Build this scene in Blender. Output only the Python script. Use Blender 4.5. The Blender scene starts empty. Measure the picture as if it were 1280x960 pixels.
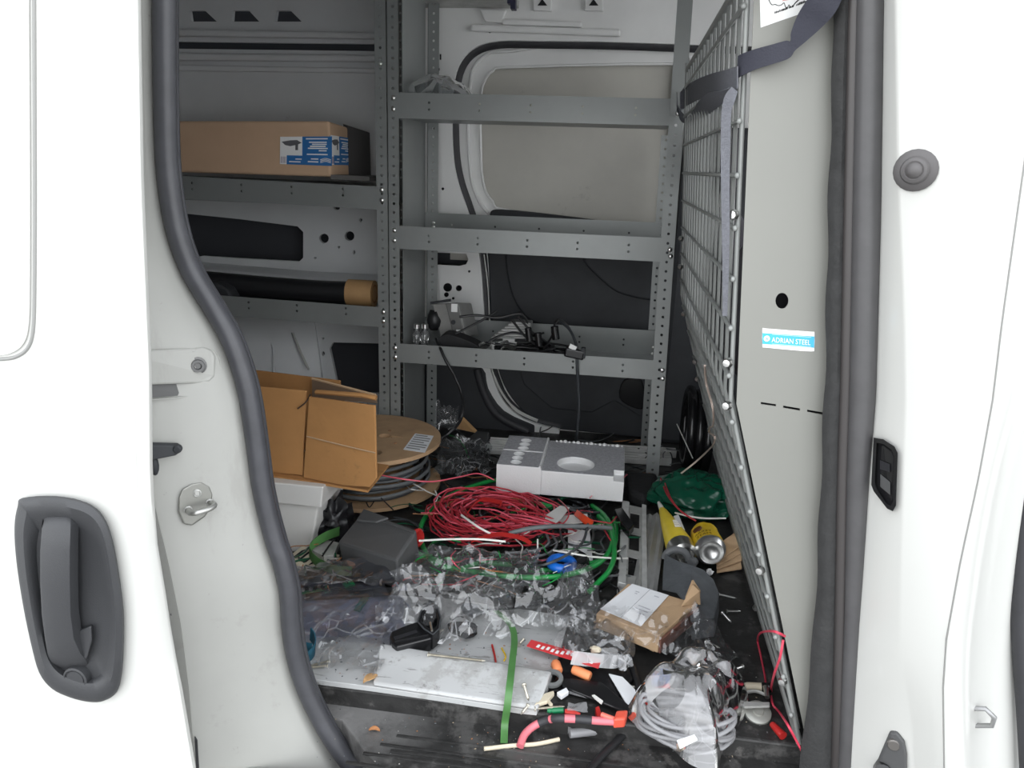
import bpy, bmesh, math, random
from mathutils import Vector, Matrix, noise
random.seed(7)
PI = math.pi
scene = bpy.context.scene
COL = scene.collection

# ------------------------------------------------------------------ camera, sky, exposure
CAM_H, FPX = 0.85, 960.0                       # lens height above the van floor, focal length in pixels of a 1280 wide frame
YAW, PITCH, ROLL = math.radians(7.6), math.radians(15.8), math.radians(2.0)
Fw = Vector((-math.sin(YAW)*math.cos(PITCH), math.cos(YAW)*math.cos(PITCH), -math.sin(PITCH)))
R0 = Vector((math.cos(YAW), math.sin(YAW), 0)); U0 = R0.cross(Fw)
Rt = R0*math.cos(ROLL) + U0*math.sin(ROLL); Up = U0*math.cos(ROLL) - R0*math.sin(ROLL)
EYE = Vector((0, 0, CAM_H))
cam = bpy.data.cameras.new('camera'); cam_ob = bpy.data.objects.new('camera', cam); COL.objects.link(cam_ob)
cam.sensor_width = 36; cam.lens = 36*FPX/1280; cam.clip_start = 0.05
cam_ob.matrix_world = Matrix(((Rt.x, Up.x, -Fw.x, 0), (Rt.y, Up.y, -Fw.y, 0), (Rt.z, Up.z, -Fw.z, CAM_H), (0, 0, 0, 1)))
scene.camera = cam_ob
world = bpy.data.worlds.new('overcast_sky'); scene.world = world; world.use_nodes = True
wn = world.node_tree.nodes; wl = world.node_tree.links
bg = wn['Background']; bg.inputs[1].default_value = 3.3
tc = wn.new('ShaderNodeTexCoord'); sep = wn.new('ShaderNodeSeparateXYZ'); rp = wn.new('ShaderNodeValToRGB')
wl.new(tc.outputs['Generated'], sep.inputs[0]); wl.new(sep.outputs['Z'], rp.inputs[0]); wl.new(rp.outputs[0], bg.inputs[0])
rp.color_ramp.elements[0].color = (0.95, 0.97, 0.98, 1); rp.color_ramp.elements[1].color = (0.94, 0.985, 1.05, 1)
scene.view_settings.view_transform = 'Standard'; scene.view_settings.look = 'None'
scene.view_settings.gamma = 1.0; scene.view_settings.exposure = 0.0
scene.cycles.max_bounces = 10; scene.cycles.transparent_max_bounces = 24; scene.cycles.diffuse_bounces = 6

# ------------------------------------------------------------------ geometry helpers
def ray(x, y): return Fw + Rt*((x-640)/FPX) + Up*((480-y)/FPX)
def at_y(x, y, Y):
    d = ray(x, y); return EYE + d*(Y/d.y)
def at_z(x, y, z):
    d = ray(x, y); return EYE + d*((z-CAM_H)/d.z)
def at_x(x, y, X):
    d = ray(x, y); return EYE + d*(X/d.x)
def pp(t): return at_z(*t)
def V(*a): return Vector(a)
def smooth_path(pts, n=8, closed=False):
    pts = [Vector(p) for p in pts]; N = len(pts); out = []
    rng = range(N if closed else N-1)
    for i in rng:
        if closed: a, b, c, d = pts[(i-1) % N], pts[i], pts[(i+1) % N], pts[(i+2) % N]
        else: a, b, c, d = pts[max(i-1, 0)], pts[i], pts[i+1], pts[min(i+2, N-1)]
        for k in range(n):
            t = k/n
            out.append(0.5*((2*b)+(c-a)*t+(2*a-5*b+4*c-d)*t*t+(3*b-a-3*c+d)*t**3))
    if not closed: out.append(pts[-1])
    return out
def interp(tab, y):
    if y <= tab[0][0]: return tab[0][1]
    for (a, b), (c, d) in zip(tab, tab[1:]):
        if y <= c: return b+(d-b)*(y-a)/(c-a)
    return tab[-1][1]
OFF = {}
class MB:
    def __init__(s): s.v = []; s.f = []; s.mi = []; s.cur = 0
    def add(s, vs, fs):
        b = len(s.v); s.v += [Vector(v) for v in vs]; s.f += [tuple(b+i for i in f) for f in fs]; s.mi += [s.cur]*len(fs); return s
    def obox(s, o, a, b, c):
        o, a, b, c = map(Vector, (o, a, b, c))
        vs = [o, o+a, o+a+b, o+b, o+c, o+a+c, o+a+b+c, o+b+c]
        fs = [(0, 3, 2, 1), (4, 5, 6, 7), (0, 1, 5, 4), (1, 2, 6, 5), (2, 3, 7, 6), (3, 0, 4, 7)]
        if a.cross(b).dot(c) < 0: fs = [f[::-1] for f in fs]
        return s.add(vs, fs)
    def bx(s, x0, x1, y0, y1, z0, z1): return s.obox((x0, y0, z0), (x1-x0, 0, 0), (0, y1-y0, 0), (0, 0, z1-z0))
    def cbox(s, c, size, rz=0, tilt=None):
        R = Matrix.Rotation(rz, 3, 'Z')
        if tilt: R = R @ tilt
        a, b, d = R @ V(size[0], 0, 0), R @ V(0, size[1], 0), R @ V(0, 0, size[2])
        return s.obox(Vector(c)-(a+b+d)/2, a, b, d)
    def prism(s, pts, d):
        pts = [Vector(p) for p in pts]; d = Vector(d); n = len(pts)
        nrm = V(0, 0, 0)
        for i in range(n): nrm += (pts[i]-pts[0]).cross(pts[(i+1) % n]-pts[0])
        if nrm.dot(d) > 0: pts = pts[::-1]
        fs = [tuple(range(n)), tuple(range(2*n-1, n-1, -1))]+[((i+1) % n, i, n+i, n+(i+1) % n) for i in range(n)]
        return s.add(pts+[p+d for p in pts], fs)
    def loft(s, rings, cap=True, closed=True):
        n = len(rings[0]); vs = [p for r in rings for p in r]; fs = []
        for k in range(len(rings)-1):
            for i in range(n if closed else n-1):
                j = (i+1) % n; fs.append((k*n+i, k*n+j, (k+1)*n+j, (k+1)*n+i))
        if cap and closed: fs += [tuple(range(n-1, -1, -1)), tuple((len(rings)-1)*n+i for i in range(n))]
        return s.add(vs, fs)
    def tube(s, pts, r, n=6, closed=False, flat=1.0, upv=None):
        pts = [Vector(p) for p in pts]; N = len(pts); rings = []; u = None
        for i, p in enumerate(pts):
            t = (pts[(i+1) % N]-pts[i-1]) if closed else (pts[min(i+1, N-1)]-pts[max(i-1, 0)])
            if t.length < 1e-9: t = V(0, 0, 1)
            t.normalize()
            if upv is not None: u = Vector(upv)
            elif u is None: u = V(0, 0, 1) if abs(t.z) < .9 else V(1, 0, 0)
            u = (u-t*u.dot(t)).normalized(); w = t.cross(u)
            rr = r[i] if isinstance(r, (list, tuple)) else r
            rings.append([p+(u*math.cos(2*PI*k/n)*flat+w*math.sin(2*PI*k/n))*rr for k in range(n)])
        if closed: rings.append(rings[0])
        return s.loft(rings, cap=not closed)
    def lathe(s, prof, o=(0, 0, 0), ax=(0, 0, 1), n=20, cap=True):
        o = Vector(o); ax = Vector(ax).normalized()
        u = ax.orthogonal().normalized(); w = ax.cross(u)
        rings = [[o+ax*h+(u*math.cos(2*PI*k/n)+w*math.sin(2*PI*k/n))*max(r, 1e-4) for k in range(n)] for r, h in prof]
        return s.loft(rings, cap)
    def ball(s, c, r, sc=(1, 1, 1), n=10, m=6, jit=0, seed=0):
        c = Vector(c); rings = []
        for j in range(m+1):
            th = PI*j/m; ring = []
            for k in range(n):
                p = V(math.sin(th)*math.cos(2*PI*k/n), math.sin(th)*math.sin(2*PI*k/n), -math.cos(th))
                q = r*(1+(jit*noise.noise(p*2.3+V(seed, 3.1*seed, 0)) if jit else 0))
                ring.append(c+V(p.x*sc[0], p.y*sc[1], p.z*sc[2])*max(q, 1e-4))
            rings.append(ring)
        rings[0] = [p+V(math.cos(k)*1e-4, math.sin(k)*1e-4, 0) for k, p in enumerate(rings[0])]
        rings[-1] = [p+V(math.cos(k)*1e-4, math.sin(k)*1e-4, 0) for k, p in enumerate(rings[-1])]
        return s.loft(rings)
    def strip(s, path, widths, thick=.0012):
        """a flat band: path points with the across-vector at each point"""
        n = len(path); rings = []
        for i in range(n):
            p = Vector(path[i]); w = Vector(widths[i])*.5
            t = Vector(path[min(i+1, n-1)])-Vector(path[max(i-1, 0)])
            q = t.cross(w)
            q = q.normalized()*thick*.5 if q.length > 1e-9 else V(0, 0, thick*.5)
            rings.append([p-w-q, p+w-q, p+w+q, p-w+q])
        return s.loft(rings)
    def perf(s, o, u, v, cells, r=.0045, th=.0015, n=8):
        """sheet strip of square cells along v, each punched with a round hole; u spans the width"""
        o, u, v = Vector(o), Vector(u), Vector(v); cv = v/cells; nn = u.cross(v).normalized()*th
        uu = u.normalized(); vv = v.normalized()
        for k in range(cells):
            c = o+u*.5+cv*(k+.5); out = []; inn = []
            for i in range(n):
                a = 2*PI*i/n; x, y = math.cos(a), math.sin(a); m = max(abs(x), abs(y))
                out.append(c+u*.5*x/m+cv*.5*y/m); inn.append(c+uu*r*x+vv*r*y)
            vs = out+inn+[p-nn for p in out]+[p-nn for p in inn]; fs = []
            for i in range(n):
                j = (i+1) % n
                fs += [(i, j, n+j, n+i), (2*n+j, 2*n+i, 3*n+i, 3*n+j), (n+i, n+j, 3*n+j, 3*n+i)]
            s.add(vs, fs)
        e = u+v
        return s
    def text(s, txt, size, o, xd, yd, th=.0003, align='LEFT'):
        cu = bpy.data.curves.new('lettering', 'FONT'); cu.body = txt; cu.size = size; cu.align_x = align; cu.resolution_u = 2
        ob = bpy.data.objects.new('lettering', cu); COL.objects.link(ob)
        dg = bpy.context.evaluated_depsgraph_get(); me = bpy.data.meshes.new_from_object(ob.evaluated_get(dg))
        xd, yd = Vector(xd).normalized(), Vector(yd).normalized(); zd = xd.cross(yd); o = Vector(o)
        s.add([o+xd*w.co.x+yd*w.co.y+zd*th for w in me.vertices], [tuple(p.vertices) for p in me.polygons])
        bpy.data.objects.remove(ob); bpy.data.meshes.remove(me); bpy.data.curves.remove(cu); return s
    def build(s, name, mats, parent=None, smooth=None, bevel=0, seg=2, sub=0, cut=None, loc=None, solid=0, own=None, label=None):
        me = bpy.data.meshes.new(name); me.from_pydata([tuple(v) for v in s.v], [], s.f)
        mats = mats if isinstance(mats, (list, tuple)) else [mats]
        for m in mats: me.materials.append(m)
        me.polygons.foreach_set('material_index', [min(i, len(mats)-1) for i in s.mi]); me.update()
        if cut is not None:
            me2 = bpy.data.meshes.new('cutter'); me2.from_pydata([tuple(v) for v in cut.v], [], cut.f)
            bm = bmesh.new(); bm.from_mesh(me2); bmesh.ops.recalc_face_normals(bm, faces=bm.faces); bm.to_mesh(me2); bm.free()
            me2.materials.append(mats[-1])
            bm = bmesh.new(); bm.from_mesh(me); bmesh.ops.recalc_face_normals(bm, faces=bm.faces); bm.to_mesh(me); bm.free()
            a = bpy.data.objects.new('a', me); b = bpy.data.objects.new('b', me2); COL.objects.link(a); COL.objects.link(b)
            md = a.modifiers.new('cut', 'BOOLEAN'); md.object = b; md.operation = 'DIFFERENCE'; md.solver = 'EXACT'; md.use_self = True
            dg = bpy.context.evaluated_depsgraph_get(); res = bpy.data.meshes.new_from_object(a.evaluated_get(dg))
            bpy.data.objects.remove(a); bpy.data.objects.remove(b); bpy.data.meshes.remove(me2)
            me = res; me.name = name
        if parent is not None: off = OFF[parent.name]
        elif loc is not None: off = Vector(loc)
        else:
            xs = [v.co for v in me.vertices]
            lo = [min(p[i] for p in xs) for i in range(3)]; hi = [max(p[i] for p in xs) for i in range(3)]
            off = V((lo[0]+hi[0])/2, (lo[1]+hi[1])/2, lo[2])
        me.transform(Matrix.Translation(-off))
        if smooth is not None:
            me.polygons.foreach_set('use_smooth', [True]*len(me.polygons)); me.set_sharp_from_angle(angle=math.radians(smooth))
        ob = bpy.data.objects.new(name, me); COL.objects.link(ob)
        if parent is not None: ob.parent = parent
        else: ob.location = off
        OFF[ob.name] = off
        if solid: md = ob.modifiers.new('solid', 'SOLIDIFY'); md.thickness = solid; md.offset = 0
        if bevel: md = ob.modifiers.new('bevel', 'BEVEL'); md.width = bevel; md.segments = seg; md.limit_method = 'ANGLE'; md.angle_limit = math.radians(35)
        if sub: md = ob.modifiers.new('sub', 'SUBSURF'); md.levels = sub; md.render_levels = sub
        if label: ob['label'] = label
        return ob
def tag(o, label, cat, group=None, kind=None):
    o['label'] = label; o['category'] = cat
    if group: o['group'] = group
    if kind: o['kind'] = kind
    return o
def thing(name, label, cat, loc, group=None):
    o = bpy.data.objects.new(name, None); COL.objects.link(o); o.location = loc; o.empty_display_size = .03
    OFF[o.name] = Vector(loc); return tag(o, label, cat, group)
def structure(o, label=None):
    o['kind'] = 'structure'
    if label: o['label'] = label
    return o
def copy_thing(root, loc, rz=0, label=None):
    r = root.copy(); COL.objects.link(r); r.location = loc; r.rotation_euler = (root.rotation_euler[0], root.rotation_euler[1], rz)
    if label: r['label'] = label
    for ch in list(root.children):
        c = ch.copy(); COL.objects.link(c); c.parent = r
    return r
def bolts(parent, mesh_ob, spots):
    """more bolts that share the first bolt's mesh; spots are world offsets from the first"""
    for d in spots:
        c = mesh_ob.copy(); COL.objects.link(c); c.parent = parent; c.location = d

# ------------------------------------------------------------------ materials
def lin(c):
    return tuple((v/255/12.92 if v/255 <= .04045 else ((v/255+.055)/1.055)**2.4) for v in c)
def M(name, col, rough=.5, metal=0.0, var=.0, vs=8, bump=0.0, bs=60, dirt=None, spec=.5, coat=0, trans=0, sss=0, streak=None, alpha=1):
    m = bpy.data.materials.new(name); m.use_nodes = True; nt = m.node_tree; n = nt.nodes; l = nt.links
    b = n['Principled BSDF']; b.inputs['Roughness'].default_value = rough; b.inputs['Metallic'].default_value = metal
    b.inputs['Specular IOR Level'].default_value = spec; b.inputs['Coat Weight'].default_value = coat
    b.inputs['Transmission Weight'].default_value = trans; b.inputs['Alpha'].default_value = alpha
    c = col if max(col) <= 1.0 else lin(col)
    c4 = (*c, 1); b.inputs['Base Color'].default_value = c4
    tcn = n.new('ShaderNodeTexCoord'); src = None
    def tex(scale, detail=5, rough_=.6, stretch=None):
        t = n.new('ShaderNodeTexNoise'); t.inputs['Scale'].default_value = scale; t.inputs['Detail'].default_value = detail; t.inputs['Roughness'].default_value = rough_
        if stretch:
            mp = n.new('ShaderNodeMapping'); mp.inputs['Scale'].default_value = stretch; l.new(tcn.outputs['Object'], mp.inputs[0]); l.new(mp.outputs[0], t.inputs['Vector'])
        else: l.new(tcn.outputs['Object'], t.inputs['Vector'])
        return t
    if var:
        t = tex(vs); r = n.new('ShaderNodeValToRGB'); l.new(t.outputs['Fac'], r.inputs[0])
        r.color_ramp.elements[0].position = .3; r.color_ramp.elements[1].position = .7
        r.color_ramp.elements[0].color = (*[v*(1-var) for v in c], 1); r.color_ramp.elements[1].color = (*[min(1, v*(1+var)) for v in c], 1)
        src = r.outputs[0]
    if dirt:                                    # (colour, scale, threshold, amount)
        for dd in (dirt if isinstance(dirt, list) else [dirt]):
            dc, ds, dt, da = dd[:4]; t = tex(ds, 7, .7, dd[4] if len(dd) > 4 else None); r = n.new('ShaderNodeValToRGB'); l.new(t.outputs['Fac'], r.inputs[0])
            r.color_ramp.elements[0].position = dt; r.color_ramp.elements[1].position = min(1, dt+.06)
            r.color_ramp.elements[0].color = (0, 0, 0, 1); r.color_ramp.elements[1].color = (da, da, da, 1)
            mx = n.new('ShaderNodeMix'); mx.data_type = 'RGBA'; l.new(r.outputs[0], mx.inputs[0])
            if src: l.new(src, mx.inputs[6])
            else: mx.inputs[6].default_value = c4
            mx.inputs[7].default_value = (*(dc if max(dc) <= 1 else lin(dc)), 1); src = mx.outputs[2]
    if src: l.new(src, b.inputs['Base Color'])
    if bump:
        t = tex(bs, 4); bn = n.new('ShaderNodeBump'); bn.inputs['Strength'].default_value = bump; bn.inputs['Distance'].default_value = .004
        l.new(t.outputs['Fac'], bn.inputs['Height']); l.new(bn.outputs[0], b.inputs['Normal'])
    return m
def film_mat(name, tint=(1, 1, 1), base=.16, crease=.5, scale=38, rough=.07, body=(.85, .86, .88)):
    """thin clear plastic: transparent, glossy facets, white lines painted along a crumple pattern as crease glints"""
    m = bpy.data.materials.new(name); m.use_nodes = True; nt = m.node_tree; n = nt.nodes; l = nt.links
    n.remove(n['Principled BSDF']); out = n['Material Output']
    tr = n.new('ShaderNodeBsdfTransparent'); tr.inputs[0].default_value = (*tint, 1)
    gl = n.new('ShaderNodeBsdfGlossy'); gl.inputs['Roughness'].default_value = rough; gl.inputs[0].default_value = (1, 1, 1, 1)
    d1 = n.new('ShaderNodeBsdfDiffuse'); d1.inputs[0].default_value = (*body, 1); d2 = n.new('ShaderNodeBsdfTranslucent'); d2.inputs[0].default_value = (*body, 1); df = n.new('ShaderNodeMixShader'); df.inputs[0].default_value = .3; l.new(d1.outputs[0], df.inputs[1]); l.new(d2.outputs[0], df.inputs[2])
    tcn = n.new('ShaderNodeTexCoord'); ns = n.new('ShaderNodeTexNoise'); ns.inputs['Scale'].default_value = scale*.5; ns.inputs['Detail'].default_value = 2; l.new(tcn.outputs['Object'], ns.inputs['Vector'])
    vm = n.new('ShaderNodeVectorMath'); vm.operation = 'MULTIPLY_ADD'; vm.inputs[1].default_value = (.07, .07, .07); l.new(ns.outputs['Color'], vm.inputs[0]); l.new(tcn.outputs['Object'], vm.inputs[2])
    masks = []; hs = []
    for k, (s, w) in enumerate(((scale, .028), (scale*2.6, .05))):
        mp = n.new('ShaderNodeMapping'); mp.inputs['Scale'].default_value = (1, .45+.4*k, 1); mp.inputs['Rotation'].default_value = (0, 0, .5+1.3*k); l.new(vm.outputs[0], mp.inputs[0])
        vo = n.new('ShaderNodeTexVoronoi'); vo.feature = 'DISTANCE_TO_EDGE'; vo.inputs['Scale'].default_value = s; l.new(mp.outputs[0], vo.inputs['Vector'])
        r = n.new('ShaderNodeMapRange'); r.inputs['From Min'].default_value = 0; r.inputs['From Max'].default_value = w; r.inputs['To Min'].default_value = 1; r.inputs['To Max'].default_value = 0; l.new(vo.outputs['Distance'], r.inputs['Value']); masks.append(r.outputs[0]); hs.append(vo.outputs['Distance'])
    mx = n.new('ShaderNodeMath'); mx.operation = 'MAXIMUM'; l.new(masks[0], mx.inputs[0]); l.new(masks[1], mx.inputs[1])
    gate = n.new('ShaderNodeMapRange'); gate.inputs['From Min'].default_value = .42; gate.inputs['From Max'].default_value = .62; l.new(ns.outputs['Fac'], gate.inputs['Value'])
    gm = n.new('ShaderNodeMath'); gm.operation = 'MULTIPLY'; l.new(mx.outputs[0], gm.inputs[0]); l.new(gate.outputs[0], gm.inputs[1])
    bn = n.new('ShaderNodeBump'); bn.inputs['Strength'].default_value = 1.0; bn.inputs['Distance'].default_value = .02; l.new(hs[0], bn.inputs['Height']); l.new(bn.outputs[0], gl.inputs['Normal'])
    fr = n.new('ShaderNodeFresnel'); fr.inputs[0].default_value = 1.45; l.new(bn.outputs[0], fr.inputs['Normal'])
    ma = n.new('ShaderNodeMath'); ma.operation = 'MULTIPLY_ADD'; ma.inputs[1].default_value = crease*.8; ma.inputs[2].default_value = base*.45; l.new(gm.outputs[0], ma.inputs[0])  # crease glints are painted as white diffuse lines
    m1 = n.new('ShaderNodeMixShader'); l.new(ma.outputs[0], m1.inputs[0]); l.new(tr.outputs[0], m1.inputs[1]); l.new(df.outputs[0], m1.inputs[2])
    mb = n.new('ShaderNodeMath'); mb.operation = 'MULTIPLY_ADD'; mb.inputs[1].default_value = 1.0; mb.inputs[2].default_value = .03; mb.use_clamp = True; l.new(fr.outputs[0], mb.inputs[0])
    m2 = n.new('ShaderNodeMixShader'); l.new(mb.outputs[0], m2.inputs[0]); l.new(m1.outputs[0], m2.inputs[1]); l.new(gl.outputs[0], m2.inputs[2])
    l.new(m2.outputs[0], out.inputs[0]); return m
dark_skin = M('shaded_skin', (.05, .052, .06), .7)  # shade of the wall cavity is put into this dark colour
white_paint = M('white_paint', (.56, .56, .535), .28, coat=.3, spec=.5)
shaded_jamb_paint = M('shaded_jamb_paint', (.35, .35, .33), .4, dirt=[((.22, .21, .19), 10, .60, .22), ((.24, .23, .21), 7, .58, .25, (1.5, 1.5, .35)), ((.10, .095, .085), 42, .675, .7)], var=.05, vs=4)  # white body paint with doorway shade put into its colour, plus dirt
cream_edge = M('edge_paint', (.56, .56, .52), .35)
inner_paint = M('inner_paint', (.66, .67, .68), .45, var=.05, vs=5, dirt=((.16, .16, .16), 9, .68, .35))
door_paint = M('door_inner_paint', (.80, .80, .79), .35, var=.05, vs=5)
blank_panel = M('grey_blank_panel', (.50, .485, .44), .5, var=.08, vs=5, dirt=((.22, .21, .19), 6, .62, .35))
steel_grey = M('grey_powdercoat', (.25, .262, .258), .38, .25, var=.08, vs=6, dirt=((.34, .35, .34), 5, .66, .4))
panel_grey = M('partition_grey', (.215, .215, .195), .42, var=.02, vs=5)
wire_grey = M('wire_grey', (.27, .28, .27), .4, .1)
black_rubber = M('black_rubber', (.032, .032, .036), .55, bump=.15, bs=160, var=.15, vs=20)
seal_grey = M('seal_rubber', (.05, .051, .058), .42, var=.15, vs=30)
flap_cloth = M('seal_cloth', (.03, .03, .03), .9, bump=.6, bs=120, var=.2, vs=40)
black_trim = M('black_trim', (.028, .030, .034), .65, bump=.1, bs=300, var=.15, vs=12)
mat_black = M('floor_mat', (.022, .0215, .021), .5, bump=.3, bs=90, var=.4, vs=30, dirt=[((.15, .145, .14), 7, .52, .35), ((.20, .19, .18), 15, .62, .4), ((.16, .15, .13), 120, .70, .5)])
handle_black = M('handle_plastic', (.034, .035, .038), .55, bump=.15, bs=500, var=.08, vs=8)
dark_void = M('dark_void', (.012, .012, .015), .8)
steel = M('zinc_steel', (.72, .72, .70), .28, 1.0)
alu = M('brushed_aluminium', (.60, .60, .585), .4, .35, var=.15, vs=30)
galv = M('galvanised', (.46, .46, .44), .45, .3, var=.2, vs=25)
card_brown = M('cardboard', (.41, .205, .072), .85, var=.12, vs=7, bump=.1, bs=80, dirt=((.22, .12, .05), 8, .62, .4))
card_tan = M('light_cardboard', (.47, .32, .19), .85, var=.1, vs=12, bump=.1, bs=90)
card_long = M('carton_brown', (.56, .38, .25), .8, var=.06, vs=5)
card_core = M('cardboard_core', (.52, .31, .14), .7, var=.08, vs=20)
ply = M('plywood', (.46, .30, .17), .75, var=.14, vs=18, bump=.1, bs=60)
white_card = M('white_card', (.68, .67, .645), .7, dirt=[((.42, .33, .24), 14, .66, .5), ((.3, .28, .25), 4, .64, .3, (6, 6, 1))])
paper = M('paper', (.80, .81, .83), .7, var=.03, vs=20)
foam = M('styrofoam', (.80, .80, .80), .8, bump=.25, bs=260)
foam_grey = M('styrofoam_grey_face', (.40, .40, .42), .85, bump=.5, bs=260, var=.2, vs=120)
red_wire = M('red_wire', (.42, .030, .045), .42, var=.25, vs=14)
pink_wire = M('pink_wire', (.75, .12, .17), .4, var=.1, vs=20)
green_wire = M('green_wire', (.012, .27, .055), .38, var=.15, vs=10)
dkgreen = M('dark_green', (.008, .085, .04), .4)
grey_wire = M('grey_wire', (.14, .15, .155), .42, var=.2, vs=20)
dgrey_wire = M('dark_grey_wire', (.05, .055, .06), .42, var=.25, vs=20)
black_wire = M('black_wire', (.012, .012, .013), .4)
white_plastic = M('white_plastic', (.75, .74, .70), .4)
beige = M('beige_wood', (.62, .55, .42), .6, var=.12, vs=20)
blue_plastic = M('blue_plastic', (.012, .15, .62), .3)
red_plastic = M('red_plastic', (.42, .02, .018), .35)
coral = M('coral_plastic', (.70, .10, .06), .4)
orange = M('orange_foam', (.80, .27, .11), .55)
yellow = M('yellow_print', (.78, .53, .02), .3, var=.12, vs=25)
dark_box = M('dark_grey_plastic', (.075, .076, .077), .55, bump=.08, bs=300, var=.1, vs=9, dirt=((.11, .11, .11), 8, .62, .4))
slate = M('slate_rubber', (.12, .13, .14), .6, bump=.4, bs=140, var=.2, vs=30, dirt=((.16, .16, .165), 14, .62, .4))
gloss_black = M('gloss_black', (.010, .010, .011), .22, var=.2, vs=30)
green_bag = M('green_bag', (.004, .065, .036), .25, bump=.5, bs=28)
green_strap = M('green_strap', (.07, .19, .055), .45, var=.15, vs=30)
teal = M('teal_plastic', (.02, .10, .15), .5)
webbing = M('webbing', (.125, .128, .145), .7, bump=.5, bs=420, var=.15, vs=200)
webbing_dark = M('webbing_dark', (.03, .031, .045), .75, bump=.4, bs=420)
label_blue = M('label_blue', (.03, .16, .42), .4)
sticker_blue = M('sticker_blue', (.05, .42, .72), .35)
ink = M('ink', (.03, .03, .03), .7)
ink_red = M('ink_red', (.62, .12, .12), .7)
white_print = M('white_print', (.85, .85, .84), .5)
pcb = M('circuit_green', (.03, .38, .12), .35)
board_white = M('board_white', (.44, .445, .445), .25, .0, coat=.2, var=.06, vs=6, dirt=[((.22, .21, .19), 8, .56, .4), ((.14, .13, .12), 26, .62, .6), ((.09, .085, .075), 16, .60, .6, (1, 9, 1)), ((.06, .06, .05), 80, .68, .8)])
rust = M('copper_brown', (.35, .16, .07), .5, var=.3, vs=40)
asphalt = M('ground_asphalt', (.24, .235, .23), .9, var=.25, vs=20, bump=.3, bs=80)
seat_cloth = M('seat_cloth', (.045, .042, .05), .9, bump=.3, bs=200)
film_clear = film_mat('clear_film', base=.15, crease=.6, scale=11)
film_thin = film_mat('thin_film', base=.06, crease=.45, scale=12)
film_milky = film_mat('milky_film', base=.85, crease=.16, scale=14, rough=.12, body=(.62, .62, .63))
film_blue = film_mat('bluish_film', tint=(.62, .64, .78), base=.12, crease=.35, scale=9)
film_grey = film_mat('smoky_film', tint=(.66, .69, .70), base=.12, crease=.5, scale=14)
tubing = M('clear_tubing', (.33, .33, .34), .22, alpha=.7)

# ------------------------------------------------------------------ the van shell (setting)
def pxpoly(pts, Y): return [at_y(x, y, Y) for x, y in pts]
def xz(pts, Y): return [V(x, Y, z) for x, z in pts]
# floor: black moulded mat, a step down at the door with long ribs
b = MB(); b.bx(-2.0, 1.25, 1.052, 2.46, -.06, 0)
floor = structure(b.build('floor', mat_black, bevel=.004), 'black moulded rubber cargo floor mat, scuffed and dusty')
ZS = -.035
sill_dusty = mat_black.copy(); sill_dusty.name = 'floor_mat_dusty'          # the mat with a trodden dust patch at its rear end
def dust_patch(m, c, r):
    n, l = m.node_tree.nodes, m.node_tree.links; bs = n['Principled BSDF']; old = bs.inputs['Base Color'].links[0].from_socket
    t = n.new('ShaderNodeTexCoord'); mp = n.new('ShaderNodeMapping'); mp.inputs['Location'].default_value = [-v/q for v, q in zip(c, r)]; mp.inputs['Scale'].default_value = [1/q for q in r]; l.new(t.outputs['Object'], mp.inputs[0])
    g = n.new('ShaderNodeTexGradient'); g.gradient_type = 'SPHERICAL'; l.new(mp.outputs[0], g.inputs[0])
    no = n.new('ShaderNodeTexNoise'); no.inputs['Scale'].default_value = 16; no.inputs['Detail'].default_value = 8; no.inputs['Roughness'].default_value = .75; l.new(t.outputs['Object'], no.inputs['Vector'])
    k = n.new('ShaderNodeMath'); k.operation = 'MULTIPLY'; l.new(g.outputs['Fac'], k.inputs[0]); l.new(no.outputs['Fac'], k.inputs[1])
    rg = n.new('ShaderNodeMapRange'); rg.inputs['From Min'].default_value = .06; rg.inputs['From Max'].default_value = .42; rg.inputs['To Max'].default_value = .6; l.new(k.outputs[0], rg.inputs['Value'])
    mx = n.new('ShaderNodeMix'); mx.data_type = 'RGBA'; l.new(rg.outputs[0], mx.inputs[0]); l.new(old, mx.inputs[6]); mx.inputs[7].default_value = (.27, .265, .26, 1); l.new(mx.outputs[2], bs.inputs['Base Color'])
dust_patch(sill_dusty, at_z(450, 892, ZS)-OFF['floor'], (.17, .15, .1))
sx = [at_z(x, y, ZS) for x, y in [(385, 850), (402, 868), (427, 900), (450, 930), (477, 960), (520, 1000), (545, 1025)]]
b = MB(); b.prism([V(.42, 1.06, ZS), V(-.60, 1.06, ZS)]+[V(q.x, q.y, ZS) for q in sx if q.y < 1.05]+[V(sx[-1].x, .86, ZS), V(.42, .86, ZS)], (0, 0, -.04)); b.build('sill_mat', sill_dusty, floor, bevel=.004)
for k, yy in enumerate((.885, .908, .931, .954, .977, 1.0)):
    b = MB(); x1 = .34-.02*(k % 2)
    b.tube(smooth_path([(-.36+.02*k-.04, yy, ZS), (-.1, yy, ZS+.001), (x1-.04, yy, ZS+.001), (x1, yy+.008, ZS)], 6), .0034, 6, flat=.6)
    b.build('rib', mat_black, floor, smooth=60)
b = MB(); b.tube(smooth_path([(-.30, .965, ZS+.001), (-.16, .966, ZS+.001), (-.10, .945, ZS+.001), (-.09, .915, ZS+.001), (-.11, .885, ZS+.001)], 6), .004, 6, flat=.5); b.build('rib', mat_black, floor, smooth=60)
b = MB(); b.tube(smooth_path([(.06, .90, ZS+.001), (.14, .945, ZS+.001), (.22, .958, ZS+.001), (.27, .93, ZS+.001), (.28, .89, ZS+.001)], 6), .004, 6, flat=.5); b.build('rib', mat_black, floor, smooth=60)
b = MB(); b.bx(-6, 6, -5, 8, -.72, -.62); structure(b.build('ground', asphalt), 'grey paved ground outside the van')
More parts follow.
